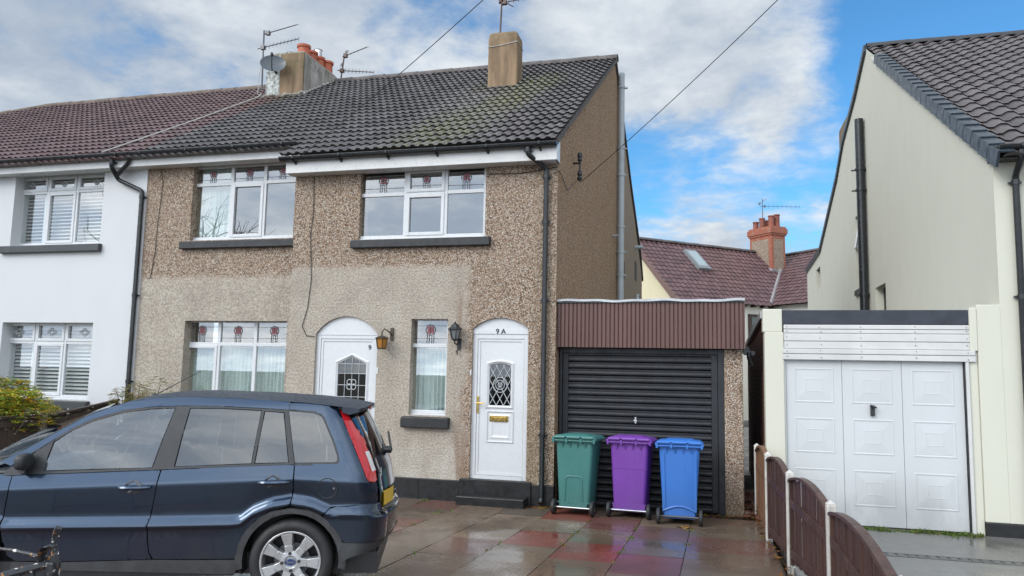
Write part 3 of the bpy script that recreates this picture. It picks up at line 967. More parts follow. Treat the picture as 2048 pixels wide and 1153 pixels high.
build('leading', ld, M['leadlight'], dA)
hd = MB(); hd.box(-1.185, -1.155, .045, .062, 1.28, 1.53)
hd.tube([(-1.17, .045, 1.43), (-1.17, .0, 1.43), (-1.06, -.005, 1.425)], .011, 8)
build('handle', hd, M['brass'], dA, bevel=.003)
lb = MB(); lb.box(-.985, -.70, .055, .073, 1.165, 1.25); lb.box(-.955, -.73, .05, .056, 1.185, 1.232)
build('letterbox', lb, M['brass'], dA, bevel=.003)
text_part('house_number', '9 A', .105, M['numeral'], (-.835, .035, 2.487), (1, 0, 0), (0, 0, 1), dA)
bl = MB(); bl.box(-1.285, -1.262, -.012, .012, 1.83, 1.91)
build('bell_push', bl, M['upvcold'], dA, bevel=.005)
# door 9
g9 = [(-3.485, 1.02), (-3.485, 1.985), (-3.33, 2.095), (-3.16, 2.095 - .0), (-3.0, 1.985), (-3.0, 1.02)]
g9 = [(-3.485, .95), (-3.485, 1.97), (-3.245, 2.085), (-3.005, 1.97), (-3.005, .95)]
d9, yl = front_door(-3.86, -2.80, .335, 2.43, .28, g9, 'left', 'white arched door with 9 on its leaf and a house shaped leaded light')
ld = MB()
for x in (-3.365, -3.245, -3.125): ld.tube([(x, yl + .006, .95), (x, yl + .006, 2.085 - abs(x + 3.245) * .48)], .005, 4)
for z in (1.1, 1.28, 1.46, 1.64, 1.82, 1.97): ld.tube([(-3.485, yl + .006, z), (-3.005, yl + .006, z)], .005, 4)
for k in range(4):
    an = PI / 4 + k * PI / 2
    cx, cz = -3.245 + .05 * math.cos(an), 1.65 + .05 * math.sin(an)
    ld.tube([(cx + .042 * math.cos(t * PI / 6), yl + .002, cz + .042 * math.sin(t * PI / 6)) for t in range(13)], .007, 4)
build('leading', ld, M['leadlight'], d9)
hd = MB(); hd.box(-2.945, -2.91, .045, .062, 1.14, 1.42)
hd.tube([(-2.93, .045, 1.32), (-2.93, 0, 1.32), (-3.06, -.005, 1.315)], .011, 8)
build('handle', hd, M['upvc'], d9, bevel=.003)
text_part('house_number', '9', .105, M['numeral'], (-2.955, .068, 2.225), (1, 0, 0), (0, 0, 1), d9)
bl = MB(); bl.box(-2.795, -2.765, -.012, .012, 1.82, 1.92)
build('bell_push', bl, M['upvcold'], d9, bevel=.005)
# rain and soil pipes
downpipe(house, [(-.39, -.30, 5.17), (-.39, -.30, 5.07), (-.16, -.06, 4.90), (-.16, -.06, .11), (-.16, -.10, .06)], collars=[((-.39, -.30, 5.13), (0, 0, 1)), ((-.16, -.06, 4.78), (0, 0, 1)), ((-.16, -.06, 2.94), (0, 0, 1)), ((-.16, -.06, 1.0), (0, 0, 1)), ((-.16, -.06, 4.1), (0, 0, 1))], r=.037)
downpipe(house, [(.10, 6.95, .2), (.10, 6.95, 9.10)], r=.075, mat=M['greypipe'], collars=[((.10, 6.95, z), (0, 0, 1)) for z in (8.75, 7.25, 6.6, 5.35, 4.75, 4.2, 3.3)], name='soil_pipe', label='fat pale grey soil pipe up the gable')
sp_ = MB()
sp_.box(-.02, .012, 5.55, 5.95, 2.9, 3.25)
sp_.box(-.02, .01, 8.1, 8.55, 4.3, 4.75)
sp_.box(-.02, .01, 11.1, 11.6, 4.6, 5.15)
build('side_window', sp_, M['room'], house)
ou = MB(); ou.box(0, .22, 7.6, 8.1, 3.25, 3.42); ou.tube([(0, 11.2, 5.55), (.22, 11.2, 5.55)], .06, 10); ou.tube([(.1, 10.6, 3.0), (.1, 10.9, 4.15)], .05, 8)
ou.box(0, .12, 6.2, 6.3, 5.0, 5.03)
build('wall_outlet', ou, M['greypipe'], house)
# chimneys
def chimney(name_par, x0, x1, y0, y1, z0, z1, mat, label, cap=.05):
    mb = MB()
    def ring(z, k): return [(x0 + k, y0 + k, z), (x1 - k, y0 + k, z), (x1 - k, y1 - k, z), (x0 + k, y1 - k, z)]
    V = []; levels = [(z0, 0), (z1 - .16, .0), (z1 - .06, .012), (z1 - .01, .05), (z1 + .015, .10)]
    for z, k in levels: V += ring(z, k)
    F = []
    for i in range(len(levels) - 1):
        for k in range(4): F.append((i * 4 + k, i * 4 + (k + 1) % 4, i * 4 + 4 + (k + 1) % 4, i * 4 + 4 + k))
    F.append(tuple(range(len(V) - 4, len(V))))
    mb.add(V, F)
    return build('chimney', mb, mat, name_par, bevel=.03, label=label)


ch = chimney(house, -2.37, -1.73, 4.0, 4.47, 7.4, 9.06, M['chimrender'], 'plain square rendered chimney without pots')
sm = MB(); sm.tube([(-2.375, 3.992, 8.72), (-2.05, 3.988, 8.74), (-1.725, 3.992, 8.80), (-1.722, 4.475, 8.78)], .008, 6)
build('strap_wire', sm, M['whitecable'], ch)
fl = MB(); fl.box(-2.43, -1.67, 3.93, 4.55, 7.55, roof_z(3.93) + .075)
ch2 = chimney(house, -8.35, -7.33, 5.0, 6.72, 8.0, 9.56, M['chimgrey'], 'long shared chimney with terracotta pots')
fc = MB()
fc.box(-7.96, -7.326, 4.985, 5.05, 8.2, 9.50); 
build('render_patch', fc, M['chimrender'], ch2, bevel=.02)
fp = MB(); fp.box(-8.345, -7.965, 4.988, 5.04, 8.2, 9.40)
build('peeling_patch', fp, simple('peeling_whitewash', (.42, .44, .42), .8, .75, 14, bmp=.6, bscale=30), ch2, bevel=.02)
for k, (y, x, cowl) in enumerate(((5.55, -7.68, 0), (5.95, -7.70, 0), (6.32, -7.70, 1), (6.62, -7.62, 0))):
    pm = MB(); r = .155
    pm.lathe((x, y, 9.5), [(r * 1.05, 0), (r, .06), (r * .95, .34), (r * 1.12, .36), (r * 1.12, .42), (r * .9, .43), (r * .85, .2)], 18)
    po = build('chimney_pot', pm, M['clay'], ch2, smooth=True)
    if cowl: pass
cw = MB()
for x, y, z in ((-7.72, 6.32, 9.92), (-7.98, 5.45, 9.5)):
    cw.lathe((x, y, z), [(.10, 0), (.10, .20), (.115, .21), (.09, .24), (0, .25)], 14)
build('cowl', cw, M['chrome'], ch2, smooth=True)
fz = MB()
for k in range(26):
    u = k / 25
    fz.tube([(-8.4 + 1.12 * u, 4.93 + R.uniform(-.05, .04), roof_z(4.95) + .05 + R.uniform(-.02, .03)), (-8.4 + 1.12 * (u + .05), 4.93 + R.uniform(-.05, .04), roof_z(4.95) + .05 + R.uniform(-.02, .03))], R.uniform(.025, .05), 5)
for k in range(22):
    y = 4.95 + k * .075
    fz.tube([(-7.3 + R.uniform(-.02, .04), y, roof_z(min(y, 6.4)) + .06), (-7.3 + R.uniform(-.02, .04), y + .09, roof_z(min(y + .09, 6.4)) + .06)], R.uniform(.02, .04), 5)
build('flashing', fz, simple('crumbling_flaunching', (.33, .31, .27), .85, .5, 8, bmp=.6), ch2)

# ------------------------------------------------------------------ white neighbour house
wh = thing('white_house', 'white rendered house with brown tiled roof and louvred shutters inside its windows', 'house', (-11, 3, 0))
wl = MB()
wall_xz(wl, -23, -7.57, 0, 5.55, .385, [(-10.53, -8.5, 4.055, 5.41, .32, 0), (-10.53, -8.5, 1.24, 2.62, .32, 0)])
wl.face([(-7.57, .385, 0), (-7.57, .41, 0), (-7.57, .41, 5.55), (-7.57, .385, 5.55)])
build('wall', wl, M['whiterender'], wh, recalc=False)
pt = MB(); pt.box(-22, -7.7, 2.6, 2.7, .1, 5.6); pt.box(-22, -7.7, .75, 2.6, 2.85, 2.95); pt.box(-7.72, -7.70, .75, 2.6, .1, 5.3)
build('interior_wall', pt, M['room'], wh)
window(wh, -10.78, -8.46, 4.08, 5.43, .58, [-9.95, -9.28], 5.10, {(0, 1), (1, 1), (2, 1), (1, 0)}, 'diamond', 'shutter')
window(wh, -10.78, -8.46, 1.265, 2.66, .58, [-9.95, -9.28], 2.27, {(0, 1), (1, 1), (2, 1), (1, 0)}, 'diamond', 'shutter')
sill(wh, -10.70, -8.44, 3.905, 4.05, .385, M['sillgrey'])
sill(wh, -10.70, -8.44, 1.075, 1.235, .385, M['sillgrey'])
rf = MB()
HX = -16.55
tile_roof(rf, (0, EY, EZ), (1, 0, 0), SD, -23.4, -PB - .10, .465, SMAX, first=.69, clip=lambda s: -23.4 + (23.4 + HX) * min(1, (s - .4) / (SMAX - .4)))
sh = Vector((1, 0, (RZ - 5.5) / (HX + 23.4))).normalized()
rf.face([(-23.4, .05, 5.5), (HX, RY, RZ), (-23.4, 13, 5.5)], 0, [(.5, .5)] * 3)
rf.face([(HX, RY, RZ), (-7.76, RY, RZ), (-7.76, 13, 5.5), (-23.4, 13, 5.5)], 0, [(.5, .5)] * 4)
roof2 = build('roof', rf, M['tilebrown'], wh, recalc=False)
rd_ = MB(); ridge_tiles(rd_, (HX, RY, RZ), (-8.38, RY, RZ)); ridge_tiles(rd_, (-23.4, .02, 5.55), (HX, RY, RZ), .12)
build('ridge', rd_, M['ridgebrown'], roof2, smooth=True, recalc=False)
fa = MB(); fa.box(-23, -7.601, .16, .185, 5.375, 5.56); fa.box(-23, -7.601, .1855, .385, 5.375, 5.39)
build('fascia', fa, M['fascia'], wh, bevel=.004)
gutter(wh, -23, -7.74, .095, 5.605)
downpipe(wh, [(-8.10, .09, 5.56), (-8.10, .09, 5.38), (-8.12, .30, 5.19), (-7.62, .335, 4.97), (-7.62, .335, .2)], r=.038, collars=[((-8.10, .1, 5.45), (0, 0, 1)), ((-7.62, .335, 4.86), (0, 0, 1)), ((-7.62, .335, 3.1), (0, 0, 1)), ((-7.62, .335, 1.6), (0, 0, 1))])
downpipe(wh, [(-7.76, .09, 5.56), (-7.76, .12, 5.44), (-8.10, .24, 5.25)], r=.036)

# ------------------------------------------------------------------ brown and black garage
ga = thing('garage', 'pebbledashed garage with black slatted door under brown vertical cladding', 'garage', (1.3, 2, 0))
w = MB()
w.box(2.355, 2.605, .24, .5, -.05, 2.268)
w.box(2.40, 2.60, .501, 6, -.05, 2.9); w.box(0.01, 2.40, 5.9, 6, -.05, 2.9)
build('pier', w, M['pier'], ga, bevel=.012)
w = MB(); w.box(.014, .06, .24, .45, 0, 2.268); w.box(2.27, 2.354, .25, .45, 0, 2.268); w.box(.061, 2.269, .251, .45, 2.19, 2.268)
build('door_frame', w, M['garagepaint'], ga, bevel=.006)
d = MB()
pitch_ = .0975
n = 22
for k in range(n):
    z0 = .02 + k * pitch_
    j = R.uniform(-.003, .003)
    d.prism([(.145, .300 + j, z0), (.145, .280 + j, z0 + .010), (.145, .277 + j, z0 + .030), (.145, .282 + j, z0 + pitch_ * .55), (.145, .279 + j, z0 + pitch_ - .014), (.145, .300, z0 + pitch_ - .003), (.145, .33, z0 + pitch_), (.145, .33, z0)], (2.035, 0, 0))
d.box(.02, 2.352, .335, .36, .0, 2.268); d.box(.145, 2.18, .28, .334, z0 + pitch_, 2.189)
d.box(.065, .144, .27, .34, .02, 2.185); d.box(2.181, 2.266, .27, .34, .02, 2.185)
gd = build('garage_door', d, M['garagepaint'], ga, bevel=.003)
h = MB()
h.lathe((1.13, .268, 1.235), [(.0, -.03), (.022, -.028), (.028, -.01), (.03, .006)], 14, axis='Y')
h.box(1.118, 1.142, .238, .262, 1.20, 1.29)
build('handle', h, M['chrome'], gd, bevel=.003)
c = MB()
x = .0
while x < 2.615:
    wd = R.choice((.058, .062, .058, .06))
    xe = min(x + wd, 2.617)
    y0 = .085 + R.uniform(-.002, .002)
    c.prism([(x + .002, y0 + .012, 2.272), (x + .011, y0, 2.272), (xe - .011, y0, 2.272), (xe - .002, y0 + .012, 2.272), (xe - .002, .11, 2.272), (x + .002, .11, 2.272)], (0, 0, .635 + .01 * (x / 2.6)))
    x = xe
c.box(0, 2.615, .102, .24, 2.27, 2.90)
c.prism([(2.617, .09, 2.272), (2.617, 5.9, 2.5), (2.617, 5.9, 2.92), (2.617, .09, 2.917)], (.02, 0, 0))
build('cladding', c, M['clad'], ga)
f = MB()
def fn(u, v):
    x = -.01 + 2.65 * u
    prof = [(.24, 2.975), (.14, 2.972), (.06, 2.958), (.055, 2.93)]
    i = min(int(v * 3), 2); t = v * 3 - i
    y = prof[i][0] + (prof[i + 1][0] - prof[i][0]) * t; z = prof[i][1] + (prof[i + 1][1] - prof[i][1]) * t
    return (x, y, z + .008 * math.sin(x * 5.3) + .005 * math.sin(x * 13))
f.grid(fn, 40, 6)
f.box(0.0, 2.62, .24, 6.0, 2.90, 2.968)
build('roof', f, M['felt'], ga, smooth=True, recalc=False)
f = MB(); f.box(-.004, 2.63, .07, .15, 2.912, 2.93); build('trim', f, M['blackpaint'], ga)
hp = MB(); hp.box(2.63, 2.78, .5, .62, 2.2, 2.26); hp.tube([(2.70, .5, 2.22), (2.70, .42, 2.16), (2.74, .45, 2.06)], .035, 10); hp.tube([(2.66, .52, 2.28), (2.66, 5.5, 2.36)], .05, 8)
build('gutter', hp, M['blackplastic'], ga)

# ------------------------------------------------------------------ white panelled garage
wg = thing('garage', 'cream garage with a white panelled up-and-over door below white boards', 'garage', (4.2, 2, 0))
w = MB()
w.box(2.885, 3.13, 0, .3, -.05, 2.50); w.box(2.865, 3.115, .012, .3, 2.5, 2.815)
build('pier', w, M['cream'], wg, bevel=.012)
w = MB()
w.box(5.345, 5.452, .025, .3, -.05, 2.272); w.box(5.365, 5.452, -.014, .3, 2.274, 2.825); w.box(5.4525, 5.728, -.004, .3, .166, 2.865)
build('pier', w, M['cream'], wg, bevel=.01)
w = MB(); w.box(2.885, 3.10, .301, 6, -.05, 2.45); w.prism([(2.885, .3, 2.45), (2.885, 6, 2.45), (2.885, 6, 2.55), (2.885, .3, 2.72)], (.2, 0, 0))
build('side_wall', w, M['brick'], wg, label='red brick side wall')
w = MB(); w.prism([(2.84, .16, 2.70), (2.84, 5.9, 2.52), (2.84, 5.9, 2.60), (2.84, .16, 2.80)], (.32, 0, 0)); w.box(3.1, 5.6, .3, 6, 2.60, 2.70)
build('roof', w, M['felt'], wg)
w = MB(); w.box(3.118, 5.372, .02, .1, 2.608, 2.80)
build('fascia', w, M['cream_fascia'], wg, bevel=.006)
w = MB()
for k, (z0, z1, x0, x1, y) in enumerate(((2.545, 2.603, 3.132, 5.374, .01), (2.49, 2.541, 3.132, 5.374, .014), (2.385, 2.486, 3.134, 5.372, .008), (2.285, 2.381, 3.134, 5.374, .012), (2.215, 2.281, 3.11, 5.42, -.018), (2.135, 2.211, 3.11, 5.425, -.012))):
    w.box(x0, x1, y, .12, z0, z1)
pb = build('boarding', w, M['upvcold'], wg, bevel=.008)
s = MB()
for z in (2.575, 2.515, 2.435, 2.335, 2.25, 2.17):
    for x in (3.17, 3.60 + R.uniform(-.02, .02), 4.09, 4.74, 5.335):
        y = -.022 if z < 2.28 else .004
        s.lathe((x, y, z + R.uniform(-.01, .01)), [(0, -.001), (.006, 0), (.006, .02)], 8, axis='Y')
build('screw', s, M['rust'], pb)
w = MB(); w.box(5.305, 5.344, -.005, .1, 0, 2.134); w.box(3.131, 3.15, .03, .1, 0, 2.134)
build('door_frame', w, M['upvcold'], wg, bevel=.004)
w = MB(); w.box(5.292, 5.3045, .02, .1, 0, 2.134); build('door_seal', w, M['cable'], wg)
d = MB()
DX = [3.152, 3.852, 4.572, 5.29]
for a, b_ in zip(DX, DX[1:]): d.box(a + .003, b_ - .003, .06, .10, .02, 2.133)
d.box(3.15, 5.29, .075, .11, .02, 2.13)
for a, b_ in zip(DX, DX[1:]):
    cx = (a + b_) / 2
    for z0 in (.26, .915, 1.57):
        lo = [(cx - .25, z0), (cx - .25, z0 + .46), (cx + .25, z0 + .46), (cx + .25, z0)]
        strip_frame(d, lo, .0595, .005, .03, inset_loop(lo, .028))
        l1 = inset_loop(lo, .04); l2 = inset_loop(lo, .145)
        for i in range(4):
            p, q, r_, t = l1[i], l1[(i + 1) % 4], l2[(i + 1) % 4], l2[i]
            d.face([(p[0], .0592, p[1]), (q[0], .0592, q[1]), (r_[0], .0535, r_[1]), (t[0], .0535, t[1])])
        d.face([(p[0], .0535, p[1]) for p in l2])
        strip_frame(d, l2, .0535, .0025, .014, inset_loop(l2, .012))
gd = build('garage_door', d, M['doorwhite'], wg, recalc=False)
h = MB(); h.box(4.185, 4.235, .02, .06, 1.42, 1.56); h.tube([(4.21, .04, 1.54), (4.21, -.01, 1.54), (4.175, -.015, 1.555)], .016, 8); h.tube([(4.21, -.01, 1.54), (4.25, -.015, 1.53)], .014, 8)
build('handle', h, M['lampmetal'], gd, bevel=.008)

# ------------------------------------------------------------------ cream neighbour house
cr = thing('cream_house', 'cream rendered house with a tall windowless gable, black flue pipe and new dark roof tiles', 'house', (9, 6, 0))
GX = 5.72
prof = [(0, 0, ), (0, 4.86), (7.93, 9.62), (9.44, 9.02), (11.41, 8.45), (12.74, 7.73), (16.84, 6.22), (20.9, 6.05), (20.9, 0)]
# gable with real openings: wall built as strips in y
gw = MB()
opg = [(9.10, 10.05, 4.12, 6.0), (6.66, 7.75, 2.7, 3.93), (17.0, 18.1, 5.0, 5.72)]
ys = sorted({p[0] for p in prof} | {o[0] for o in opg} | {o[1] for o in opg})
def topz(y):
    for (a, b_), (c, e) in zip(prof[1:], prof[2:-1]):
        if a <= y <= c: return b_ + (e - b_) * (y - a) / (c - a)
    return prof[-2][1]
for a, b_ in zip(ys, ys[1:]):
    o = [q for q in opg if q[0] <= a and q[1] >= b_]
    if o:
        o = o[0]
        gw.face([(GX, a, 0), (GX, b_, 0), (GX, b_, o[2]), (GX, a, o[2])]); gw.face([(GX, a, o[3]), (GX, b_, o[3]), (GX, b_, topz(b_)), (GX, a, topz(a))])
        for p, q in (((a, o[2]), (a, o[3])), ((a, o[3]), (b_, o[3])), ((b_, o[3]), (b_, o[2])), ((b_, o[2]), (a, o[2]))):
            gw.face([(GX, p[0], p[1]), (GX + .2, p[0], p[1]), (GX + .2, q[0], q[1]), (GX, q[0], q[1])])
    else: gw.face([(GX, a, 0), (GX, b_, 0), (GX, b_, topz(b_)), (GX, a, topz(a))])
gw.face([(GX, 0, .17), (14, 0, .17), (14, 0, 4.86), (GX, 0, 4.86)])
gw.face([(GX, 0, .17), (GX, .04, .17), (14, .04, .17), (14, 0, .17)])
gw.face([(GX, 20.9, 0), (14, 20.9, 0), (14, 20.9, 6.05), (GX, 20.9, 6.05)])
build('wall', gw, M['cream'], cr, recalc=False)
w = MB(); w.box(GX - .265, 14, -.02, .05, -.1, .165)
build('plinth', w, M['plinth'], cr, bevel=.01)
w = MB()
w.box(GX + .17, GX + .19, 9.1, 10.05, 4.12, 6.0); w.box(GX + .17, GX + .19, 6.66, 7.75, 2.7, 3.93); w.box(GX + .17, GX + .19, 17.0, 18.1, 5.0, 5.72)
wn = build('gable_window', w, M['room'], cr)
w = MB()
w.tube([(GX + .12, 9.2, 5.25), (GX + .12, 9.2, 5.9), (GX + .12, 10.0, 5.9), (GX + .12, 10.0, 5.25), (GX + .12, 9.2, 5.25)], .03, 4)
w.tube([(GX + .06, 9.2, 5.25), (GX + .12, 9.2, 5.9)], .03, 4); w.tube([(GX - .02, 9.2, 5.2), (GX - .02, 10.0, 5.2)], .03, 4); w.tube([(GX - .02, 10, 5.2), (GX + .1, 10, 5.9)], .03, 4)
build('window_frame', w, M['upvc'], wn)
w = MB(); w.box(GX - .06, GX + .1, 9.0, 10.1, 3.98, 4.12); build('window_sill', w, M['sill'], cr, bevel=.01)
SC = (9.62 - 4.86) / 7.93; CC = 1 / math.sqrt(1 + SC * SC); SDC = Vector((0, CC, SC * CC))
rf = MB()
tile_roof(rf, (0, -.34, 4.86 - .34 * SC + .02), (1, 0, 0), SDC, GX + .02, 13.5, 0, 8.27 / CC, gauge=.36, period=.30, amp=.048, samp=8, tw=.30, shape=.75, lift=.028)
rf.face([(GX, 7.93, 9.64), (14, 7.93, 9.64), (14, 16.84, 6.26), (GX, 16.84, 6.26)], 0, [(.5, .5)] * 4)
rf.face([(GX, 16.84, 6.26), (14, 16.84, 6.26), (14, 20.9, 6.1), (GX, 20.9, 6.1)], 0, [(.5, .5)] * 4)
roof3 = build('roof', rf, M['tilecream'], cr, recalc=False)
rd_ = MB(); ridge_tiles(rd_, (GX, 7.93, 9.66), (13.5, 7.93, 9.66), .12); build('ridge', rd_, simple('black_ridge_tile', (.03, .03, .034), .4, .15), roof3, smooth=True, recalc=False)
vg = MB()
nv = 23
for k in range(nv):
    s0, s1 = k * .36, (k + 1) * .36 + .03
    b0 = Vector((0, -.34, 4.86 - .34 * SC)) + SDC * s0; b1 = Vector((0, -.34, 4.86 - .34 * SC)) + SDC * s1
    nrm = Vector((0, -SC * CC, CC))
    for (xa, xb, h0, h1) in ((GX - .06, GX - .03, -.13, .085), (GX - .0299, GX + .13, .055, .085)):
        P = [b0 + nrm * (h0 + .028), b1 + nrm * (h0), b1 + nrm * h1, b0 + nrm * (h1 + .028)]
        vg.prism([(xa, p.y, p.z) for p in P], (xb - xa, 0, 0))
for (y0, z0, y1, z1) in ((7.93, 9.62, 9.44, 9.02), (9.44, 9.02, 11.41, 8.45), (11.41, 8.45, 12.74, 7.73), (12.74, 7.73, 16.84, 6.22), (16.84, 6.22, 20.9, 6.05)):
    vg.prism([(GX - .06, y0, z0 - .06), (GX - .06, y1, z1 - .06), (GX - .06, y1, z1 + .10), (GX - .06, y0, z0 + .10)], (.3, 0, 0))
build('verge', vg, simple('slate_grey_verge', (.030, .042, .055), .38, .12, 4), roof3, bevel=.006)
w = MB(); w.prism([(GX - .015, .0, 4.72), (GX - .015, 7.3, 9.09), (GX - .015, 7.3, 9.15), (GX - .015, 0, 4.80)], (.03, 0, 0)); build('verge_trim', w, M['upvcold'], cr)
w = MB(); w.box(GX + .0, 14, -.235, -.21, 4.70, 4.86); w.box(GX, 14, -.2095, 0, 4.70, 4.712)
w.prism([(GX - .045, -.25, 4.66), (GX - .045, .06, 4.70), (GX - .045, .06, 4.9), (GX - .045, -.25, 4.86)], (.05, 0, 0))
build('fascia', w, M['blackpaint'], cr)
gutter(cr, GX - .02, 13.9, -.30, 4.84)
downpipe(cr, [(5.95, -.29, 4.78), (5.95, -.29, 4.68), (5.95, -.06, 4.5), (5.95, -.06, .2)], r=.04, collars=[((5.95, -.28, 4.72), (0, 0, 1)), ((5.95, -.06, 4.42), (0, 0, 1)), ((5.95, -.06, 2.96), (0, 0, 1))])
downpipe(cr, [(GX - .12, 8.42, 2.5), (GX - .12, 8.42, 8.08)], r=.10, collars=[((GX - .12, 8.42, 6.85), (0, 0, 1)), ((GX - .12, 8.42, 6.35), (0, 0, 1)), ((GX - .12, 8.42, 3.85), (0, 0, 1))], name='flue_pipe')
chimney(cr, GX + .05, GX + .9, 11.2, 12.6, 7.5, 9.15, M['chimrender'], 'weathered chimney behind the ridge')

# ------------------------------------------------------------------ far house behind
FO = Vector((4.83, 27.16, 5.3)); fex = Vector((.754, .657, 0)); fey = Vector((-.657, .754, 0))
def FL(x, y, z): return FO + fex * x + fey * y + Vector((0, 0, z))
fh = thing('far_house', 'distant cream house with plum tiled roofs and a banded red brick chimney', 'house', (4, 30, 0))
frs = .90; fcs = 1 / math.sqrt(1 + frs * frs)
fsd = (fey + Vector((0, 0, frs))) * fcs
rf = MB()
VX, RX, RYF, RZF = -.05, 4.45, 3.5, 3.15
tile_roof(rf, FL(0, -.12, -.108), fex, fsd, -5.65, 4.6, 0, 3.62 / fcs, gauge=.33, period=.30, amp=.035, samp=4, lift=.03)
frs2 = RZF / (RX - VX); fcs2 = 1 / math.sqrt(1 + frs2 ** 2); fsd2 = (fex + Vector((0, 0, frs2))) * fcs2
tile_roof(rf, FL(VX - .1, 0, -.07), -fey, fsd2, -4.2, 5.5, 0, (RX - VX + .1) / fcs2, gauge=.33, period=.30, amp=.035, samp=4, lift=.03)
rf.face([FL(-5.6, RYF, RZF), FL(8, RYF, RZF), FL(8, 7.0, 0), FL(-5.6, 7.0, 0)], 0, [(.5, .5)] * 4)
rf.face([FL(RX, -6, RZF), FL(RX, RYF, RZF), FL(RX + 4.5, RYF, 0), FL(RX + 4.5, -6, 0)], 0, [(.5, .5)] * 4)
roof4 = build('roof', rf, M['tilefar'], fh, recalc=False)
rd_ = MB(); ridge_tiles(rd_, FL(-5.65, RYF, RZF + .03), FL(4.5, RYF, RZF + .03), .14); ridge_tiles(rd_, FL(RX, -5.5, RZF + .03), FL(RX, RYF, RZF + .03), .14)
build('ridge', rd_, M['ridge'], roof4, smooth=True, recalc=False)
vl = MB(); vl.tube([FL(VX - .05, .0, .05), FL(RX, RYF, RZF + .05)], .09, 6); build('valley', vl, simple('valley_lead', (.25, .23, .23), .6, .2), roof4)
w = MB()
w.prism([FL(-5.35, .15, -5.4), FL(-5.35, 6.85, -5.4), FL(-5.35, 6.85, .0), FL(-5.35, RYF, RZF - .15), FL(-5.35, .15, -.1)], fex * .3)
build('gable_wall', w, M['farcream'], fh, label='pale yellow gable end')
w = MB()
w.prism([FL(-5.3, .2, -5.4), FL(VX + .3, .2, -5.4), FL(VX + .3, .2, -.05), FL(-5.3, .2, -.05)], fey * 6.5)
w.prism([FL(VX + .3, .19, -5.4), FL(8.5, .19, -5.4), FL(8.5, -5.2, -5.4), FL(VX + .3, -5.2, -5.4)], Vector((0, 0, 5.35)))
build('wall', w, M['farwhite'], fh)
w = MB()
a, b_, c = FL(-5.72, -.15, -.16), FL(-5.72, RYF, RZF + .05), FL(-5.72, 7.1, -.1)
dz = Vector((0, 0, .26))
w.prism([a - dz, b_ - dz, b_, a], fex * .06); w.prism([b_ - dz, c - dz, c, b_], fex * .06)
build('bargeboard', w, simple('brown_bargeboard', (.17, .10, .085), .6, .1), fh)
w = MB(); w.prism([FL(-5.42, 4.2, -1.8), FL(-5.42, 5.2, -1.8), FL(-5.42, 5.2, -.3), FL(-5.42, 4.2, -.3)], fex * .08)
build('brick_panel', w, M['brickorange'], fh)
def FW(x, z, wd, ht):
    return [FL(x, .12, z), FL(x + wd, .12, z), FL(x + wd, .12, z + ht), FL(x, .12, z + ht)]
w = MB(); w.prism(FW(-1.35, -1.75, .75, 1.25), fey * .07)
fwn = build('window', w, simple('brown_window_frame', (.05, .028, .02), .5, .2), fh)
w = MB(); w.prism(FW(-1.25, -1.68, .5, .5), fey * -.02); w.prism(FW(-1.2, -1.05, .45, .42), fey * -.02); build('pane', w, simple('dull_far_glass', (.10, .13, .13), .1, .1), fwn)
w = MB()
for k in range(18): w.prism([FL(-5.0 + k * .55, -.1, -.18), FL(-4.93 + k * .55, -.1, -.18), FL(-4.93 + k * .55, -.1, -.04), FL(-5.0 + k * .55, -.1, -.04)], fey * .3)
build('rafter_end', w, M['fenceold'], fh)
# rooflight
def RP_(x, s, h=.0): return FL(x, s, frs * s) + (fey * -frs + Vector((0, 0, 1))) * fcs * h
w = MB(); w.prism([RP_(-2.95, 1.78, .02), RP_(-2.2, 1.78, .02), RP_(-2.2, 2.95, .02), RP_(-2.95, 2.95, .02)], (RP_(0, 0, .16) - RP_(0, 0, 0)))
sk = build('rooflight', w, simple('rooflight_frame', (.20, .21, .22), .5, .1), fh)
w = MB(); w.face([RP_(-2.85, 1.92, .19), RP_(-2.3, 1.92, .19), RP_(-2.3, 2.85, .19), RP_(-2.85, 2.85, .19)])
build('pane', w, simple('rooflight_glass', (.30, .36, .38), .08, .05), sk, recalc=False)
# brick chimney
CX0, CX1, CY0, CY1 = 2.30, 3.25, 2.30, 3.85
w = MB()
w.prism([FL(CX0, CY0, 1.2), FL(CX1, CY0, 1.2), FL(CX1, CY1, 1.2), FL(CX0, CY1, 1.2)], (0, 0, 2.75))
for k, (o, z0, z1) in enumerate(((.05, 3.95, 4.05), (.10, 4.05, 4.32), (.05, 4.32, 4.42))):
    w.prism([FL(CX0 - o, CY0 - o, z0), FL(CX1 + o, CY0 - o, z0), FL(CX1 + o, CY1 + o, z0), FL(CX0 - o, CY1 + o, z0)], (0, 0, z1 - z0))
fc_ = build('chimney', w, M['brickorange'], fh)
w = MB()
w.prism([FL(CX0 - .012, CY0 + .2, 1.5), FL(CX0 - .012, CY1 - .15, 1.5), FL(CX0 - .012, CY1 - .15, 3.75), FL(CX0 - .012, CY0 + .2, 3.75)], fex * .05)
w.prism([FL(CX0 + .17, CY0 - .012, 1.5), FL(CX1 - .13, CY0 - .012, 1.5), FL(CX1 - .13, CY0 - .012, 3.75), FL(CX0 + .17, CY0 - .012, 3.75)], fey * .05)
build('pebble_panel', w, M['pier'], fc_)
w = MB()
for (x, y, h_) in ((2.55, 3.65, .42), (2.55, 3.2, .55), (3.0, 3.3, .5), (2.6, 2.6, .60), (3.0, 2.6, .70)):
    p = FL(x, y, 4.42); w.lathe((p.x, p.y, p.z), [(.15, 0), (.14, h_ - .08), (.165, h_ - .06), (.165, h_), (.12, h_), (.11, h_ - .2)], 12)
build('chimney_pot', w, M['clay2'], fc_, smooth=True)
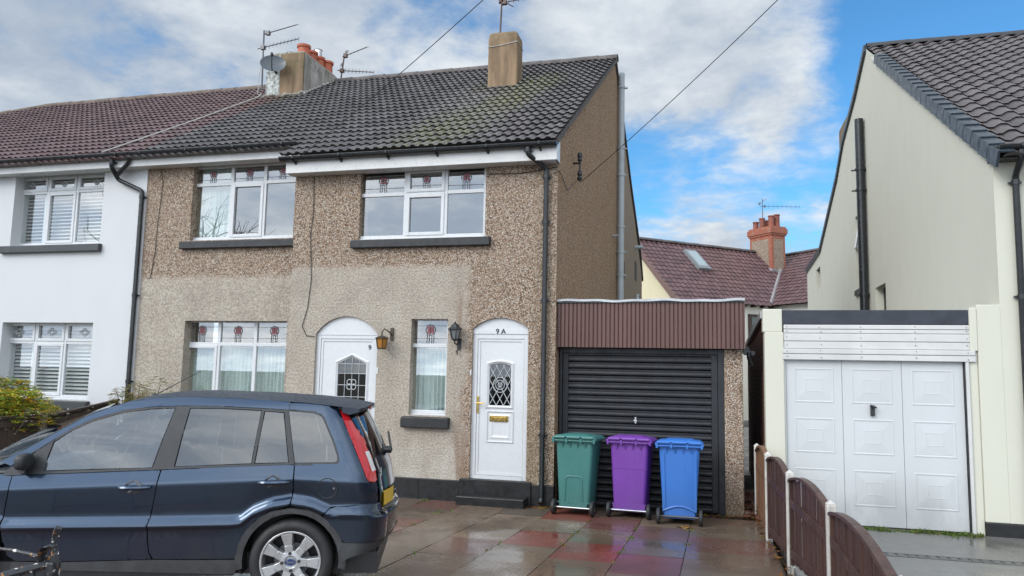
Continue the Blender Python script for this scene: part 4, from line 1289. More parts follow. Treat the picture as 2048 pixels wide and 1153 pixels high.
w = MB(); w.tube([FL(CX0 - .08, CY1 + .1, 2.9), FL(CX0 - .08, CY0 - .1, 2.03), FL(CX1 + .25, CY0 - .12, 2.0)], .10, 6); build('flashing', w, simple('lead_flashing', (.22, .215, .22), .6, .15), fc_)

# ------------------------------------------------------------------ fences
fe = thing('garden_fence', 'dark brown bow-topped fence panels between pale concrete posts beside the paved drive', 'fence', (2.95, -2.8, 0))
FP = [(2.775, .24, .995), (2.825, -1.31, 1.03), (2.935, -2.83, 1.0), (3.105, -4.36, .955), (3.135, -6.6, .93), (3.2, -8.3, .93)]
for i, (x, y, zt) in enumerate(FP):
    z0 = ground_z(y) - .15
    w = MB()
    h_ = .037
    w.box(x - h_, x + h_, y - h_, y + h_, z0, zt - .03)
    w.add([(x - h_, y - h_, zt - .03), (x + h_, y - h_, zt - .03), (x + h_, y + h_, zt - .03), (x - h_, y + h_, zt - .03), (x, y - .01, zt), (x, y + .01, zt)], [(0, 1, 4), (1, 2, 5, 4), (2, 3, 5), (3, 0, 4, 5)])
    w.box(x - h_ + .002, x - .012, y - h_ - .012, y + h_ + .012, z0, zt - .04); w.box(x + .012, x + h_ - .002, y - h_ - .012, y + h_ + .012, z0, zt - .04)
    build('concrete_post', w, M['concpost'], fe, bevel=.006)
for i, ((xa, ya, za), (xb, yb, zb)) in enumerate(zip(FP, FP[1:])):
    A = Vector((xa, ya, 0)); B = Vector((xb, yb, 0)); dd = (B - A).normalized(); L = (B - A).length
    nn_ = Vector((-dd.y, dd.x, 0))
    if nn_.x > 0: nn_ = -nn_
    u0, u1 = .04, L - .04
    def pt_(u, z, o): return A + dd * u + nn_ * o + Vector((0, 0, z))
    def gz(u): return ground_z((A + dd * u).y)
    def topc(u): 
        t = (u - u0) / (u1 - u0)
        return (za - .11) * (1 - t) + (zb - .11) * t + .10 * (1 - (2 * t - 1) ** 2)
    mt = M['fencenew'] if i == 0 else M['fence']
    w = MB()
    n = 15
    for k in range(n):
        ua, ub = u0 + (u1 - u0) * k / n + .004, u0 + (u1 - u0) * (k + 1) / n - .003
        o = R.uniform(-.003, .003) + (.010 if k % 2 else 0)
        P = [pt_(ua, gz(ua) + .05, -.012 + o), pt_(ub, gz(ub) + .05, -.012 + o), pt_(ub, topc(ub) - .01, -.012 + o), pt_(ua, topc(ua) - .01, -.012 + o)]
        w.prism(P, -nn_ * .012)
    pn_ = build('fence_panel', w, mt, fe)
    rl = MB()
    for fz_ in (0, 1):
        def zr(u): return (gz(u) + .10) if fz_ == 0 else (topc(u) - .42 if False else (za - .34) * (1 - (u - u0) / (u1 - u0)) + (zb - .34) * (u - u0) / (u1 - u0))
        P = [pt_(u0, zr(u0), .022), pt_(u1, zr(u1), .022), pt_(u1, zr(u1) + .075, .022), pt_(u0, zr(u0) + .075, .022)]
        rl.prism(P, -nn_ * .034)
    rl.prism([pt_(u0, gz(u0) + .03, .02), pt_(u0 + .04, gz(u0) + .03, .02), pt_(u0 + .04, topc(u0 + .04), .02), pt_(u0, topc(u0), .02)], -nn_ * .05)
    rl.prism([pt_(u1 - .04, gz(u1) + .03, .02), pt_(u1, gz(u1) + .03, .02), pt_(u1, topc(u1), .02), pt_(u1 - .04, topc(u1 - .04), .02)], -nn_ * .05)
    build('rail', rl, mt, pn_, bevel=.004)
    cp = MB()
    m = 16
    for k in range(m):
        ua, ub = u0 + (u1 - u0) * k / m, u0 + (u1 - u0) * (k + 1) / m
        cp.add([pt_(ua, topc(ua), .035), pt_(ub, topc(ub), .035), pt_(ub, topc(ub), -.035), pt_(ua, topc(ua), -.035), pt_(ua, topc(ua) + .024, .03), pt_(ub, topc(ub) + .024, .03), pt_(ub, topc(ub) + .024, -.03), pt_(ua, topc(ua) + .024, -.03)],
               [(0, 3, 2, 1), (4, 5, 6, 7), (0, 1, 5, 4), (2, 3, 7, 6)] + ([(0, 4, 7, 3)] if k == 0 else []) + ([(1, 2, 6, 5)] if k == m - 1 else []))
    build('cap_rail', cp, mt, pn_, smooth=True, recalc=False)

lf = thing('garden_fence', 'weathered close-boarded fence with a grey concrete post behind the parked car', 'fence', (-7.75, -1.5, 0))
FPL = [(-7.72, .30, 1.30), (-7.75, -1.25, 1.10), (-7.75, -2.85, 1.12), (-7.72, -4.4, 1.15), (-7.7, -5.9, 1.15)]
for (x, y, zt) in FPL[1:]:
    w = MB(); w.box(x - .05, x + .05, y - .06, y + .06, -.1, zt); build('concrete_post', w, M['concpostold'], lf, bevel=.012)
for (xa, ya, za), (xb, yb, zb) in zip(FPL, FPL[1:]):
    w = MB(); n = 11
    za -= .03; zb -= .04
    for k in range(n):
        y0, y1 = ya - .06 + (yb - ya + .12) * k / n, ya - .06 + (yb - ya + .12) * (k + 1) / n
        zt = za + (zb - za) * (k + .5) / n + R.uniform(-.01, .01); x = xa + (xb - xa) * k / n
        w.prism([(x, y0 - .002, .02), (x, y1 + .004, .02), (x, y1 + .004, zt), (x, y0 - .002, zt)], (.018 + .006 * (k % 2), 0, 0))
    w.prism([(xa - .01, ya - .06, za), (xa - .01, yb + .06, zb), (xa - .01, yb + .06, zb + .03), (xa - .01, ya - .06, za + .03)], (.06, 0, 0))
    w.prism([(xa + .026, ya - .06, za - .13), (xa + .026, yb + .06, zb - .13), (xa + .026, yb + .06, zb - .05), (xa + .026, ya - .06, za - .05)], (.03, 0, 0))
    build('fence_panel', w, M['fenceold'], lf)

# ------------------------------------------------------------------ wheelie bins
def mat_bin(name, col):
    m, gg, b = newmat(name)
    p = opos(gg)
    n = gg.noise(p, 3.5, 6, .6).outputs[0]
    st = gg.noise(gg.n('VectorMath', {0: p, 1: (14, 14, 1.2)}, operation='MULTIPLY').outputs[0], 1, 5, .6).outputs[0]
    cc = gg.mix(gg.mapr(n, .3, .7, .3, 0), col, tuple(c * .6 + .012 for c in col))
    sc_ = gg.noise(gg.n('VectorMath', {0: p, 1: (3, 3, 30)}, operation='MULTIPLY').outputs[0], 1.6, 5, .7).outputs[0]
    cc = gg.mix(gg.mapr(sc_, .66, .72, 0, .35), cc, tuple(c * .7 + .10 for c in col))
    cc = gg.mix(gg.mapr(st, .56, .75, 0, .16), cc, tuple(min(1, c * 1.2 + .05) for c in col))
    sp = gg.n('SeparateXYZ', {0: p})
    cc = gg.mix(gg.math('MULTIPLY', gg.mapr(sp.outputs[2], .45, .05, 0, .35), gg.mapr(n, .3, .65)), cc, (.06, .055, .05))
    setp(gg, b, col=cc, rough=gg.mapr(n, .3, .7, .33, .5), normal=bump(gg, gg.noise(p, 120, 2).outputs[0], .08, .002))
    return m


def wheelie(label, col, loc, rot, style, wid=.575):
    b_ = thing('wheelie_bin', label, 'wheelie bin', loc, 'wheelie bins standing before the black garage door', rot)
    mt = mat_bin('bin_plastic_' + style, col)
    H = 1.0
    def sect(z):
        t = z / H
        w2 = (wid * (.80 + .20 * t)) / 2 - .02; yb = -.27 - .0 * t; yf = .16 + .14 * t
        return w2, yb, yf
    w = MB()
    lv = [.07, .10, .13, .3, .5, .62, .78, .90, .955, .96, 1.0]
    V = []; seg = 5
    for z in lv:
        w2, yb, yf = sect(z)
        if z in (.96, 1.0): w2 += .022; yb -= .02; yf += .02
        if z == .07: w2 -= .02; yb += .03; yf -= .02
        r = .045
        for (cx, cy, a0) in ((w2 - r, yb + r, -PI / 2), (w2 - r, yf - r, 0), (-w2 + r, yf - r, PI / 2), (-w2 + r, yb + r, PI)):
            for k in range(seg):
                a = a0 + PI / 2 * k / (seg - 1)
                V.append((cx + r * math.cos(a), cy + r * math.sin(a), z))
    n = 4 * seg
    F = [(i * n + k, i * n + (k + 1) % n, (i + 1) * n + (k + 1) % n, (i + 1) * n + k) for i in range(len(lv) - 1) for k in range(n)]
    F.append(tuple(range(n - 1, -1, -1)))
    w.add(V, F)
    w2, yb, yf = sect(.5)
    if style == 'green':
        # moulded arch and recessed foot plate on the wheel side
        P = []
        for k in range(13):
            a = PI * k / 12
            P.append((-math.copysign(abs(math.cos(a)) ** .45, math.cos(a)) * .115, .40 + .11 * math.sin(a) ** .45))
        P = [(-.125, .17)] + P + [(.125, .17)]
        w.tube([(x, yb - .0, z) for x, z in P], .011, 6)
        w.box(-.19, .19, yb - .035, yb + .05, .09, .155)
        w.box(-.225, -.07, yb - .012, yb + .02, .155, .17); w.box(.07, .225, yb - .012, yb + .02, .155, .17)
    elif style == 'purple':
        w.box(-.235, .235, yb - .004, yb + .02, .635, .642)
        w.box(-.215, .215, yb - .018, yb + .04, .08, .17)
        w.box(-.225, .225, yb - .006, yb + .02, .17, .182)
    else:
        for sx in (-1, 1):
            w.prism([(sx * .175, yb + .004, .25), (sx * .19, yb + .004, .90), (sx * .215, yb + .004, .90), (sx * .215, yb + .004, .16), (sx * .19, yb + .004, .16)], (0, -.016, 0))
        P = [(-.2 + .4 * k / 12, .165 + .06 * math.sin(PI * k / 12)) for k in range(13)]
        w.tube([(x, yb + .0, z) for x, z in P], .016, 6)
        w.box(-.19, .19, yb - .015, yb + .05, .075, .14)
    for x in (-.16, -.05, .05, .16): w.prism([(x - .006, yb - .0, .88), (x - .006, yb - .03, .955), (x - .006, yb + .02, .955)], (.012, 0, 0))
    build('body', w, mt, b_, smooth=True, sharp=32, local=True)
    hd = MB()
    w2, yb, yf = sect(1.0)
    hw_ = w2 + .022
    hd.tube([(-hw_ - .005, yb - .035, .985), (hw_ + .005, yb - .035, .985)], .014, 8)
    for x in (-hw_, -.10, .10, hw_): hd.box(x - .014, x + .014, yb - .055, yb + .01, .955, 1.012)
    build('handle', hd, mt, b_, local=True, bevel=.004)
    ld = MB()
    def fn(u, v):
        x = (-hw_ - .025) + (2 * hw_ + .05) * u; y = (yb - .035) + (yf + .03 - yb + .06) * v
        ex = min(u, 1 - u) / .10; ey = min(v, 1 - v) / .09
        e = max(0, 1 - min(1, ex)) ** 2 + max(0, 1 - min(1, ey)) ** 2
        z = 1.055 - .035 * min(1, e) + .012 * math.sin(PI * u) - .03 * v
        if abs(u - .5) < .30 and .15 < v < .85: z += .012
        if style == 'purple' and abs(u - .2) < .06: z += .008
        return (x, y, z)
    ld.grid(fn, 40, 30)
    def fs(u, v):
        a = u * 4; i = min(int(a), 3); t = a - i
        c = [(-hw_ - .025, yb - .035), (hw_ + .025, yb - .035), (hw_ + .025, yf + .055), (-hw_ - .025, yf + .055)]
        p, q = c[i], c[(i + 1) % 4]
        x, y = p[0] + (q[0] - p[0]) * t, p[1] + (q[1] - p[1]) * t
        vv = (y - (yb - .035)) / (yf + .09 - yb)
        return (x, y, (.985 if v == 0 else 1.02 - .03 * vv + .001))
    ld.grid(fs, 80, 1)
    ld.tube([(-hw_ + .01, yb - .05, 1.03), (-.12, yb - .05, 1.03)], .02, 8); ld.tube([(.12, yb - .05, 1.03), (hw_ - .01, yb - .05, 1.03)], .02, 8); ld.tube([(-.09, yb - .052, 1.032), (.09, yb - .052, 1.032)], .021, 8)
    build('lid', ld, mt, b_, smooth=True, sharp=40, local=True)
    ax_ = MB(); ax_.tube([(-.26, yb - .03, .1), (.26, yb - .03, .1)], .013, 10); build('axle', ax_, M['chrome'] if style != 'blue' else M['alu'], b_, local=True, smooth=True)
    for sx in (-1, 1):
        wm = MB(); wm.lathe((sx * .265, yb - .03, .1), [(.05, -.024), (.088, -.024), (.1, -.014), (.1, .014), (.088, .024), (.05, .024), (.04, .012), (0, .012)] if sx > 0 else [(0, -.012), (.04, -.012), (.05, -.024), (.088, -.024), (.1, -.014), (.1, .014), (.088, .024), (.05, .024)], 22, axis='X')
        build('wheel', wm, simple('bin_wheel_rubber', (.02, .02, .021), .6, .2, obj=True) if 'bin_wheel_rubber' not in bpy.data.materials else bpy.data.materials['bin_wheel_rubber'], b_, smooth=True, local=True)
    return b_


bg_ = wheelie('green wheelie bin with an arched panel, beside the house downpipe', (.045, .17, .155), (.395, -.20, .0), math.radians(-4), 'green', .56)
wheelie('purple wheelie bin with a plain back, between the green and blue bins', (.16, .042, .31), (1.125, -.13, .0), math.radians(-3), 'purple', .56)
wheelie('bright blue wheelie bin standing nearest the pebbledashed garage pier', (.032, .155, .50), (1.775, -.36, .0), math.radians(1), 'blue', .56)

# ------------------------------------------------------------------ parked car
def mat_paint():
    m, gg, b = newmat('car_paint')
    p = opos(gg)
    n = gg.noise(p, 2.4, 5, .6).outputs[0]
    fl = gg.noise(p, 700, 2).outputs[0]
    cc = gg.mix(gg.mapr(fl, .35, .7), (.018, .036, .066), (.032, .060, .106))
    sp = gg.n('SeparateXYZ', {0: p})
    dirt = gg.math('MULTIPLY', gg.mapr(sp.outputs[2], .62, .25, 0, .45), gg.mapr(n, .3, .65))
    cc = gg.mix(dirt, cc, (.075, .068, .06))
    drop = gg.n('TexVoronoi', {'Vector': p, 'Scale': 85.0}, feature='F1').outputs['Distance']
    dm = gg.math('MULTIPLY', gg.mapr(drop, .10, .26, 1, 0, True), gg.mapr(gg.noise(p, 6, 3).outputs[0], .46, .60))
    setp(gg, b, col=cc, metal=.8, rough=gg.math('ADD', .24, gg.math('MULTIPLY', dirt, .3)), coat=1.0, coatr=gg.mapr(n, .3, .7, .02, .08))
    gg.t.links.new(bump(gg, dm, .10, .002), b.inputs['Coat Normal'])
    return m


def mat_carglass(name, tint, ior, drops):
    m, gg, b = newmat(name)
    gg.t.nodes.remove(b)
    out = [n for n in gg.t.nodes if n.type == 'OUTPUT_MATERIAL'][0]
    p = opos(gg)
    d = gg.n('TexVoronoi', {'Vector': p, 'Scale': 75.0}, feature='F1').outputs['Distance']
    sp = gg.n('SeparateXYZ', {0: p})
    k = gg.math('MULTIPLY', gg.mapr(d, .10, .22, 1, 0, True), gg.mapr(gg.math('ADD', gg.noise(p, 5, 4).outputs[0], gg.mapr(sp.outputs[2], 1.15, 1.0, 0, .10)), .50, .60))
    nb = bump(gg, k, drops, .004)
    f0 = ((ior - 1) / (ior + 1)) ** 2
    fc = gg.n('LayerWeight', {'Blend': .5}).outputs['Facing']
    fr = gg.n('Math', {0: gg.math('POWER', fc, 5.0), 1: 1 - f0, 2: f0}, operation='MULTIPLY_ADD')
    gl = gg.n('BsdfGlossy', {'Color': (1, 1, 1, 1), 'Roughness': 0.0, 'Normal': nb})
    tr = gg.n('BsdfTransparent', {'Color': (*tint, 1)})
    mx = gg.n('MixShader', {0: fr.outputs[0], 1: tr.outputs[0], 2: gl.outputs[0]})
    gg.t.links.new(mx.outputs[0], out.inputs[0])
    return m


M['paint'] = mat_paint()
M['paintroof'] = simple('wet_car_roof_paint', (.035, .045, .06), .55, .2, 14, metal=0, obj=True, spec=.25)
M['cglass'] = mat_carglass('car_glass', (.42, .50, .55), 2.2, .06)
M['cglassd'] = mat_carglass('tinted_car_glass', (.13, .145, .16), 2.05, .06)
M['ctrim'] = simple('car_black_trim', (.022, .023, .025), .42, .2, 8, obj=True)
M['cplastic'] = simple('car_grey_plastic', (.045, .047, .05), .5, .25, 8, obj=True, bmp=.1, bscale=200)
M['rubber'] = simple('tyre_rubber', (.018, .018, .019), .65, .25, 12, obj=True)
M['alloy'] = simple('alloy_silver', (.50, .51, .52), .32, .1, 6, metal=.75, obj=True)
M['redlamp'] = simple('red_lamp_lens', (.50, .012, .018), .1, .15, 40, coat=1, obj=True)
M['whitelamp'] = simple('clear_lamp_lens', (.62, .60, .60), .12, .1, 60, coat=1, obj=True)
M['seat'] = simple('seat_cloth', (.035, .036, .04), .85, .2, 20, obj=True)
M['badge'] = simple('blue_badge', (.012, .035, .13), .2, .1, obj=True, coat=1)
M['plate'] = simple('yellow_plate', (.65, .42, .03), .4, .05, obj=True)


def lerp(x, pts):
    if x <= pts[0][0]: return pts[0][1]
    for (a, b_), (c, d) in zip(pts, pts[1:]):
        if x <= c: return b_ + (d - b_) * (x - a) / (c - a)
    return pts[-1][1]


def RM(s, z):
    q = max(0.0, s - .2)
    v = (1, s, s * s, s ** 3, z, s * z, s * s * z, q * q, q * q * z)
    a = (-0.01229, 0.96668, 0.01316, -0.00096, 0.01569, 0.0042, -0.00192, 0.1425, 0.179)
    b_ = (0.00076, -0.02884, 0.00142, 0.00036, 0.99937, 0.01696, -0.0006, -0.10348, 0.05333)
    return sum(i * j for i, j in zip(v, a)), sum(i * j for i, j in zip(v, b_))
def RML(t): return [RM(*q) for q in t]
T_SH = [(-3.2, .79)] + RML([(-2.16, .79), (0, .913), (.6, .905)])
T_BE = [(-3.2, .84), (-2.5, .92)] + RML([(-2.2, .89), (-1.01, .957), (0, 1.017), (.6, 1.03)])
T_BT = [(-3.3, .64), (-2.75, .72), (-2.48, .785), (-2.22, .72)] + RML([(-2.16, .566), (-1.1, .60), (-.45, .627), (-.38, .636), (-.29, .706), (-.159, .761), (-.01, .787), (.133, .773), (.283, .712), (.4, .72), (.7, .735)])
def shoulder(s): return lerp(s, T_SH)
def belt(s): return lerp(s, T_BE)
def bandt(s): return lerp(s, T_BT)
WREF = (.10, .22, .535, .55, .58, .615, .635, .75, .885, .905, 1.0, 1.2, 1.38, 1.47, 1.56)
def ctrl(s):
    bt = bandt(s); sh = shoulder(s); be = belt(s)
    sh = max(sh, bt + .045); be = max(be, sh + .03)
    nose = lerp(s, [(-3.3, .80), (-3.0, .93), (-2.4, 1.0)])
    return [(z, w * nose) for z, w in ((.10, .765), (.22, .80), (bt - .085, .832), (bt - .066, .853), (bt - .038, .850), (bt, .820), (bt + .02, .818), ((bt + .02 + sh - .012) / 2, .833), (sh - .012, .846), (sh + .012, .842), (be, .812), (1.2, .748), (1.38, .675), (1.47, .625), (1.56, .52))]
def hwid(s, z): return lerp(z, ctrl(s))
def z2w(s, z):
    c = [q[0] for q in ctrl(s)]
    return lerp(z, list(zip(c, WREF)))
def w2z(s, w):
    c = [q[0] for q in ctrl(s)]
    return lerp(w, list(zip(WREF, c)))
def xrear(z): return lerp(z, [(.2, .56), (.30, .66), (.45, .725), (.62, .735), (.66, .695), (.8, .69), (.95, .662), (1.02, .632), (1.2, .552), (1.35, .47), (1.45, .40), (1.5, .36)])
def Ssurf(s, z):
    xr = xrear(z); xc = xr - .26; w = hwid(min(s, xc), z); a, b_, L = .21, .30, .40
    if s <= xc: return s, -w
    q = s - xc
    if q < L:
        t = q / L * PI / 2
        return xc + a * math.sin(t) ** .9, -w + b_ * (1 - math.cos(t))
    y = min(0.0, -w + b_ + (q - L))
    k = y / max(w - b_, .1)
    return xr - .08 * k * k, y
def smax(z):
    xr = xrear(z); w = hwid(xr - .26, z)
    return xr - .26 + .40 + (w - .30)
def SP(s, z, off=0.0, side=1):
    e = .004
    x, y = Ssurf(s, z)
    if off:
        x1, y1 = Ssurf(s + e, z); x2, y2 = Ssurf(s - e, z)
        tx, ty = x1 - x2, y1 - y2
        L = math.hypot(tx, ty) or 1
        x += ty / L * off; y -= tx / L * off
    return Vector((x, y * side, z))


def surf_normal(s, z, side):
    es = .03; ez = .012 if z < belt(s) + .02 else .05
    zl = max(z - ez, min(z, belt(s) + .012)) if ez > .02 else z - ez
    ds = SP(s + es, z, 0, 1) - SP(s - es, z, 0, 1); dz = SP(s, z + ez, 0, 1) - SP(s, zl, 0, 1)
    n = ds.cross(dz).normalized()
    return Vector((n.x, n.y * side, n.z))


car = thing('parked_car', 'dark blue five-door car parked on the wet paved drive in front of the house', 'car', (-1.071, -4.928, .163), rotz=math.radians(20))


def panel(name, outline, mat, parent=None, off=0.0, roll_=.006, depth=.012, side=1, rm=True, ws=(.10, .16, .22, .3, .38, .46, .527, .535, .5425, .55, .5625, .58, .5975, .607, .615, .625, .635, .67, .71, .75, .79, .84, .872, .885, .890, .895, .900, .905, .915, .95, 1.0, 1.05, 1.1, 1.15, 1.2, 1.25, 1.3, 1.34, 1.38, 1.41, 1.44, 1.47), thick=0):
    pts = []
    if rm: outline = RML(outline)
    n = len(outline)
    for i in range(n):
        a, b_ = outline[i], outline[(i + 1) % n]
        L = math.hypot(b_[0] - a[0], b_[1] - a[1]); m = max(1, int(L / .04))
        for k in range(m): pts.append((a[0] + (b_[0] - a[0]) * k / m, a[1] + (b_[1] - a[1]) * k / m))
    bm = bmesh.new()
    vs = [bm.verts.new((s, z2w(s, z), 0)) for s, z in pts]
    bm.faces.new(vs)
    bmesh.ops.triangulate(bm, faces=bm.faces[:])
    s0, s1 = min(p[0] for p in pts), max(p[0] for p in pts)
    cuts = [((x, 0, 0), (1, 0, 0)) for x in [s0 + (s1 - s0) * k / max(1, int((s1 - s0) / .06)) for k in range(1, max(1, int((s1 - s0) / .06)))]]
    cuts += [((0, w, 0), (0, 1, 0)) for w in ws]
    for co, no in cuts:
        bmesh.ops.bisect_plane(bm, geom=bm.verts[:] + bm.edges[:] + bm.faces[:], plane_co=co, plane_no=no, dist=1e-5)
    ring = set()
    if roll_:
        bmesh.ops.inset_region(bm, faces=bm.faces[:], thickness=roll_, depth=0, use_even_offset=False)
        ring = {v for v in bm.verts if v.is_boundary}
    NR = []
    bm.verts.ensure_lookup_table()
    for v in bm.verts:
        s, w = v.co.x, v.co.y
        z = w2z(s, w)
        v.co = SP(s, z, off - (depth if v in ring else 0), side)
        NR.append(surf_normal(s, z, side))
    bm.verts.index_update()
    bm.normal_update()
    flip = [f for f in bm.faces if f.normal.dot(sum((NR[v.index] for v in f.verts), Vector((0, 0, 0)))) < 0]
    if flip: bmesh.ops.reverse_faces(bm, faces=flip)
    me = bpy.data.meshes.new(name); bm.to_mesh(me); bm.free()
    me.materials.append(mat)
    me.polygons.foreach_set('use_smooth', [True] * len(me.polygons))
    me.normals_split_custom_set_from_vertices(NR)
    o = bpy.data.objects.new(name, me); COL.objects.link(o)
    o.parent = parent or car
    return o


def arch(c, r, z0, a0, a1, n=14, ry=None):
    ry = ry or r
    return [(c + r * math.cos(math.radians(a0 + (a1 - a0) * k / n)), z0 + ry * math.sin(math.radians(a0 + (a1 - a0) * k / n))) for k in range(n + 1)]


WB = -2.486
ao_rear = [(.388, .464), (.319, .553), (.225, .644), (.103, .694), (-.019, .703), (-.152, .672), (-.281, .591), (-.369, .459), (-.405, .318)]
ai = arch(0, .352, .305, 0, 180, 18)
shutM = [(-1.011, .957), (-1.033, .77), (-1.056, .637), (-1.07, .548), (-1.069, .444), (-1.055, .352), (-1.03, .30)]
shutF = [(-2.165, .45), (-2.167, .509), (-2.162, .612), (-2.131, .772), (-2.128, .892)]
topline = [(-2.15, .955), (-1.841, 1.168), (-1.744, 1.236), (-1.602, 1.310), (-1.373, 1.381), (-1.172, 1.410), (-.93, 1.422), (-.6, 1.424), (-.32, 1.416), (-.106, 1.408)]
rail = [(.30, 1.437), (.02, 1.462), (-.4, 1.480), (-.9, 1.488), (-1.134, 1.478), (-1.347, 1.447), (-1.522, 1.389), (-1.669, 1.323), (-1.842, 1.217), (-2.083, 1.067), (-2.24, .985)]
glassF = [(-1.894, .928), (-1.852, 1.13), (-1.744, 1.213), (-1.602, 1.288), (-1.373, 1.359), (-1.172, 1.388), (-.990, 1.399), (-1.081, .967)]
glassR = [(-.905, .978), (-.868, 1.400), (-.6, 1.402), (-.32, 1.393), (-.337, 1.014)]
glassQ = [(-.305, 1.016), (-.287, 1.389), (-.145, 1.382), (-.058, 1.027)]
glass3 = [(-.006, 1.026), (-.104, 1.395), (.091, 1.383), (.140, 1.368), (.166, 1.345), (.258, 1.183), (.305, 1.070), (.306, 1.045), (.292, 1.034)]
lampo = [(.306, 1.416), (.353, 1.314), (.428, 1.159), (.50, 1.008), (.536, .931), (.553, .905), (.60, .893), (.650, .897), (.656, .92), (.648, .973), (.586, 1.114), (.473, 1.272), (.375, 1.400)]
gap = .004
for side in (1, -1):
    fd = panel('car_door', [(-2.124, .890), (-1.015, .955)] + [(s - gap, z) for s, z in shutM[1:]] + [(-1.695, .268), (-2.05, .262), (-2.115, .30)] + [(s + gap, z) for s, z in shutF[:-1]], M['paint'], side=side)
    rdoor = panel('car_door', [(-1.005, .957), (-.014, 1.017), (-.008, .87), (-.014, .766), (-.026, .712)] + [(s - .006 * 0, z + .006) for s, z in ao_rear[5:]] + [(-.42, .318), (-.67, .309), (-1.02, .302)] + [(s + gap, z) for s, z in shutM[::-1][1:-1]], M['paint'], side=side)
    ar = [(.225, .650), (.103, .700), (-.012, .709)]
    qp = panel('quarter_panel', [(-.004, .766), (.002, .87), (-.004, 1.014), (.295, 1.024), (.318, 1.045), (.268, 1.187), (.176, 1.352), (.148, 1.378), (.095, 1.394), (-.104, 1.408), (-.11, 1.466), (.02, 1.462), (.296, 1.437), (.300, 1.416), (.347, 1.314), (.422, 1.159), (.494, 1.008), (.530, .931), (.549, .900), (.60, .888), (.655, .892), (.664, .741), (.46, .728), (.286, .712)] + ar, M['paint'], side=side)
    panel('roof_side', topline + [(-.114, 1.466)] + rail[2:], M['paint'], side=side, roll_=.003, depth=.004)
    inn = [(-1.858, 1.135), (-1.744, 1.219), (-1.602, 1.294), (-1.373, 1.365), (-1.172, 1.394), (-.982, 1.405), (-.874, 1.406), (-.6, 1.408), (-.315, 1.399), (-.293, 1.394), (-.139, 1.388), (-.110, 1.400)]
    out = [(-1.841, 1.164), (-1.744, 1.232), (-1.602, 1.306), (-1.373, 1.377), (-1.172, 1.406), (-.982, 1.416), (-.874, 1.419), (-.6, 1.420), (-.315, 1.412), (-.293, 1.411), (-.139, 1.406), (-.110, 1.405)]
    quads = [(a, b_, c, d) for a, b_, c, d in zip(inn, inn[1:], out[1:], out)]
    quads += [((-1.073, .960), (-.913, .970), (-.874, 1.408), (-.982, 1.407)), ((-.331, 1.006), (-.311, 1.008), (-.293, 1.396), (-.315, 1.400)), ((-.050, 1.020), (-.010, 1.022), (-.108, 1.404), (-.139, 1.390))]
    quads += [((-2.19, .895), (-2.045, .905), (-1.98, 1.055), (-2.17, .925)), ((-2.045, .905), (-1.90, .922), (-1.858, 1.150), (-1.98, 1.055))]
    dfm = MB()
    def bil(q, u, v):
        t = [RM(*k) for k in q]
        return SP(*[(t[0][m] * (1 - u) + t[1][m] * u) * (1 - v) + (t[3][m] * (1 - u) + t[2][m] * u) * v for m in (0, 1)], .003, side)
    for q in quads: dfm.grid(lambda u, v: bil(q, u, v), 4, 6)
    build('door_frame', dfm, M['ctrim'], car, smooth=True, local=True)
    dfm = MB()
    ex_ = inset_loop(glass3, -.022); ix_ = inset_loop(glass3, .012)
    for k in range(len(glass3)):
        q = (ix_[k], ix_[(k + 1) % len(glass3)], ex_[(k + 1) % len(glass3)], ex_[k])
        dfm.grid(lambda u, v: bil(q, u, v) - Vector((0, -.011 * side, 0)), 2, 1)
    build('window_seal', dfm, M['ctrim'], car, smooth=True, local=True)
    panel('belt_trim', [(-2.19, .886), (-1.011, .955), (-.014, 1.014), (-.014, 1.028), (-1.011, .970), (-1.9, .920), (-2.19, .900)], M['ctrim'], side=side, off=.004, roll_=0)
    panel('window_glass', glassF, M['cglass'], side=side, roll_=0, off=-.004, ws=(1.0, 1.1, 1.2, 1.3, 1.38))
    panel('window_glass', glassR, M['cglassd'], side=side, roll_=0, off=-.004, ws=(1.0, 1.1, 1.2, 1.3, 1.38))
    panel('window_glass', glassQ, M['cglassd'], side=side, roll_=0, off=-.004, ws=(1.0, 1.1, 1.2, 1.3, 1.38))
    panel('window_glass', glass3, M['cglassd'], side=side, roll_=.004, depth=.004, off=-.001, ws=(1.0, 1.1, 1.2, 1.3, 1.38))
    lm = panel('tail_lamp', lampo, M['redlamp'], side=side, off=.004, roll_=.008, depth=.016)
    panel('reversing_lens', [(.520, 1.110), (.566, 1.112), (.622, .978), (.578, .970)], M['whitelamp'], lm, side=side, off=.016, roll_=.004, depth=.01)
    # front wing (mostly out of frame)
    afr = arch(WB, .40, .305, 150, 20, 12)
    panel('front_wing', RML([(-2.132, .892), (-2.135, .772), (-2.166, .612), (-2.171, .509)]) + [q for q in afr[::-1] if q[0] < -2.12] + [(-2.95, .58), (-3.05, .62), (-3.06, .79), (-2.7, .88), (-2.4, .93)], M['paint'], side=side, rm=False)
    # plastic arch trims, sill, strips
    for cx, sh_ in ((0, 0), (WB, 1)):
        inner = [(cx + p[0], p[1]) for p in arch(0, .350, .307, -8, 188, 22)]
        outer = [(cx + p[0], p[1]) for p in arch(0, .403, .300, -8, 188, 22)]
        panel('arch_trim', inner + outer[::-1], M['cplastic'], side=side, off=.010, roll_=.006, depth=.014, rm=False)
    panel('sill_trim', [(-2.09, .20), (-.40, .205), (-.402, .312), (-.67, .303), (-1.03, .296), (-1.695, .262), (-2.08, .255)], M['cplastic'], side=side, off=.003)
    st_ = MB()
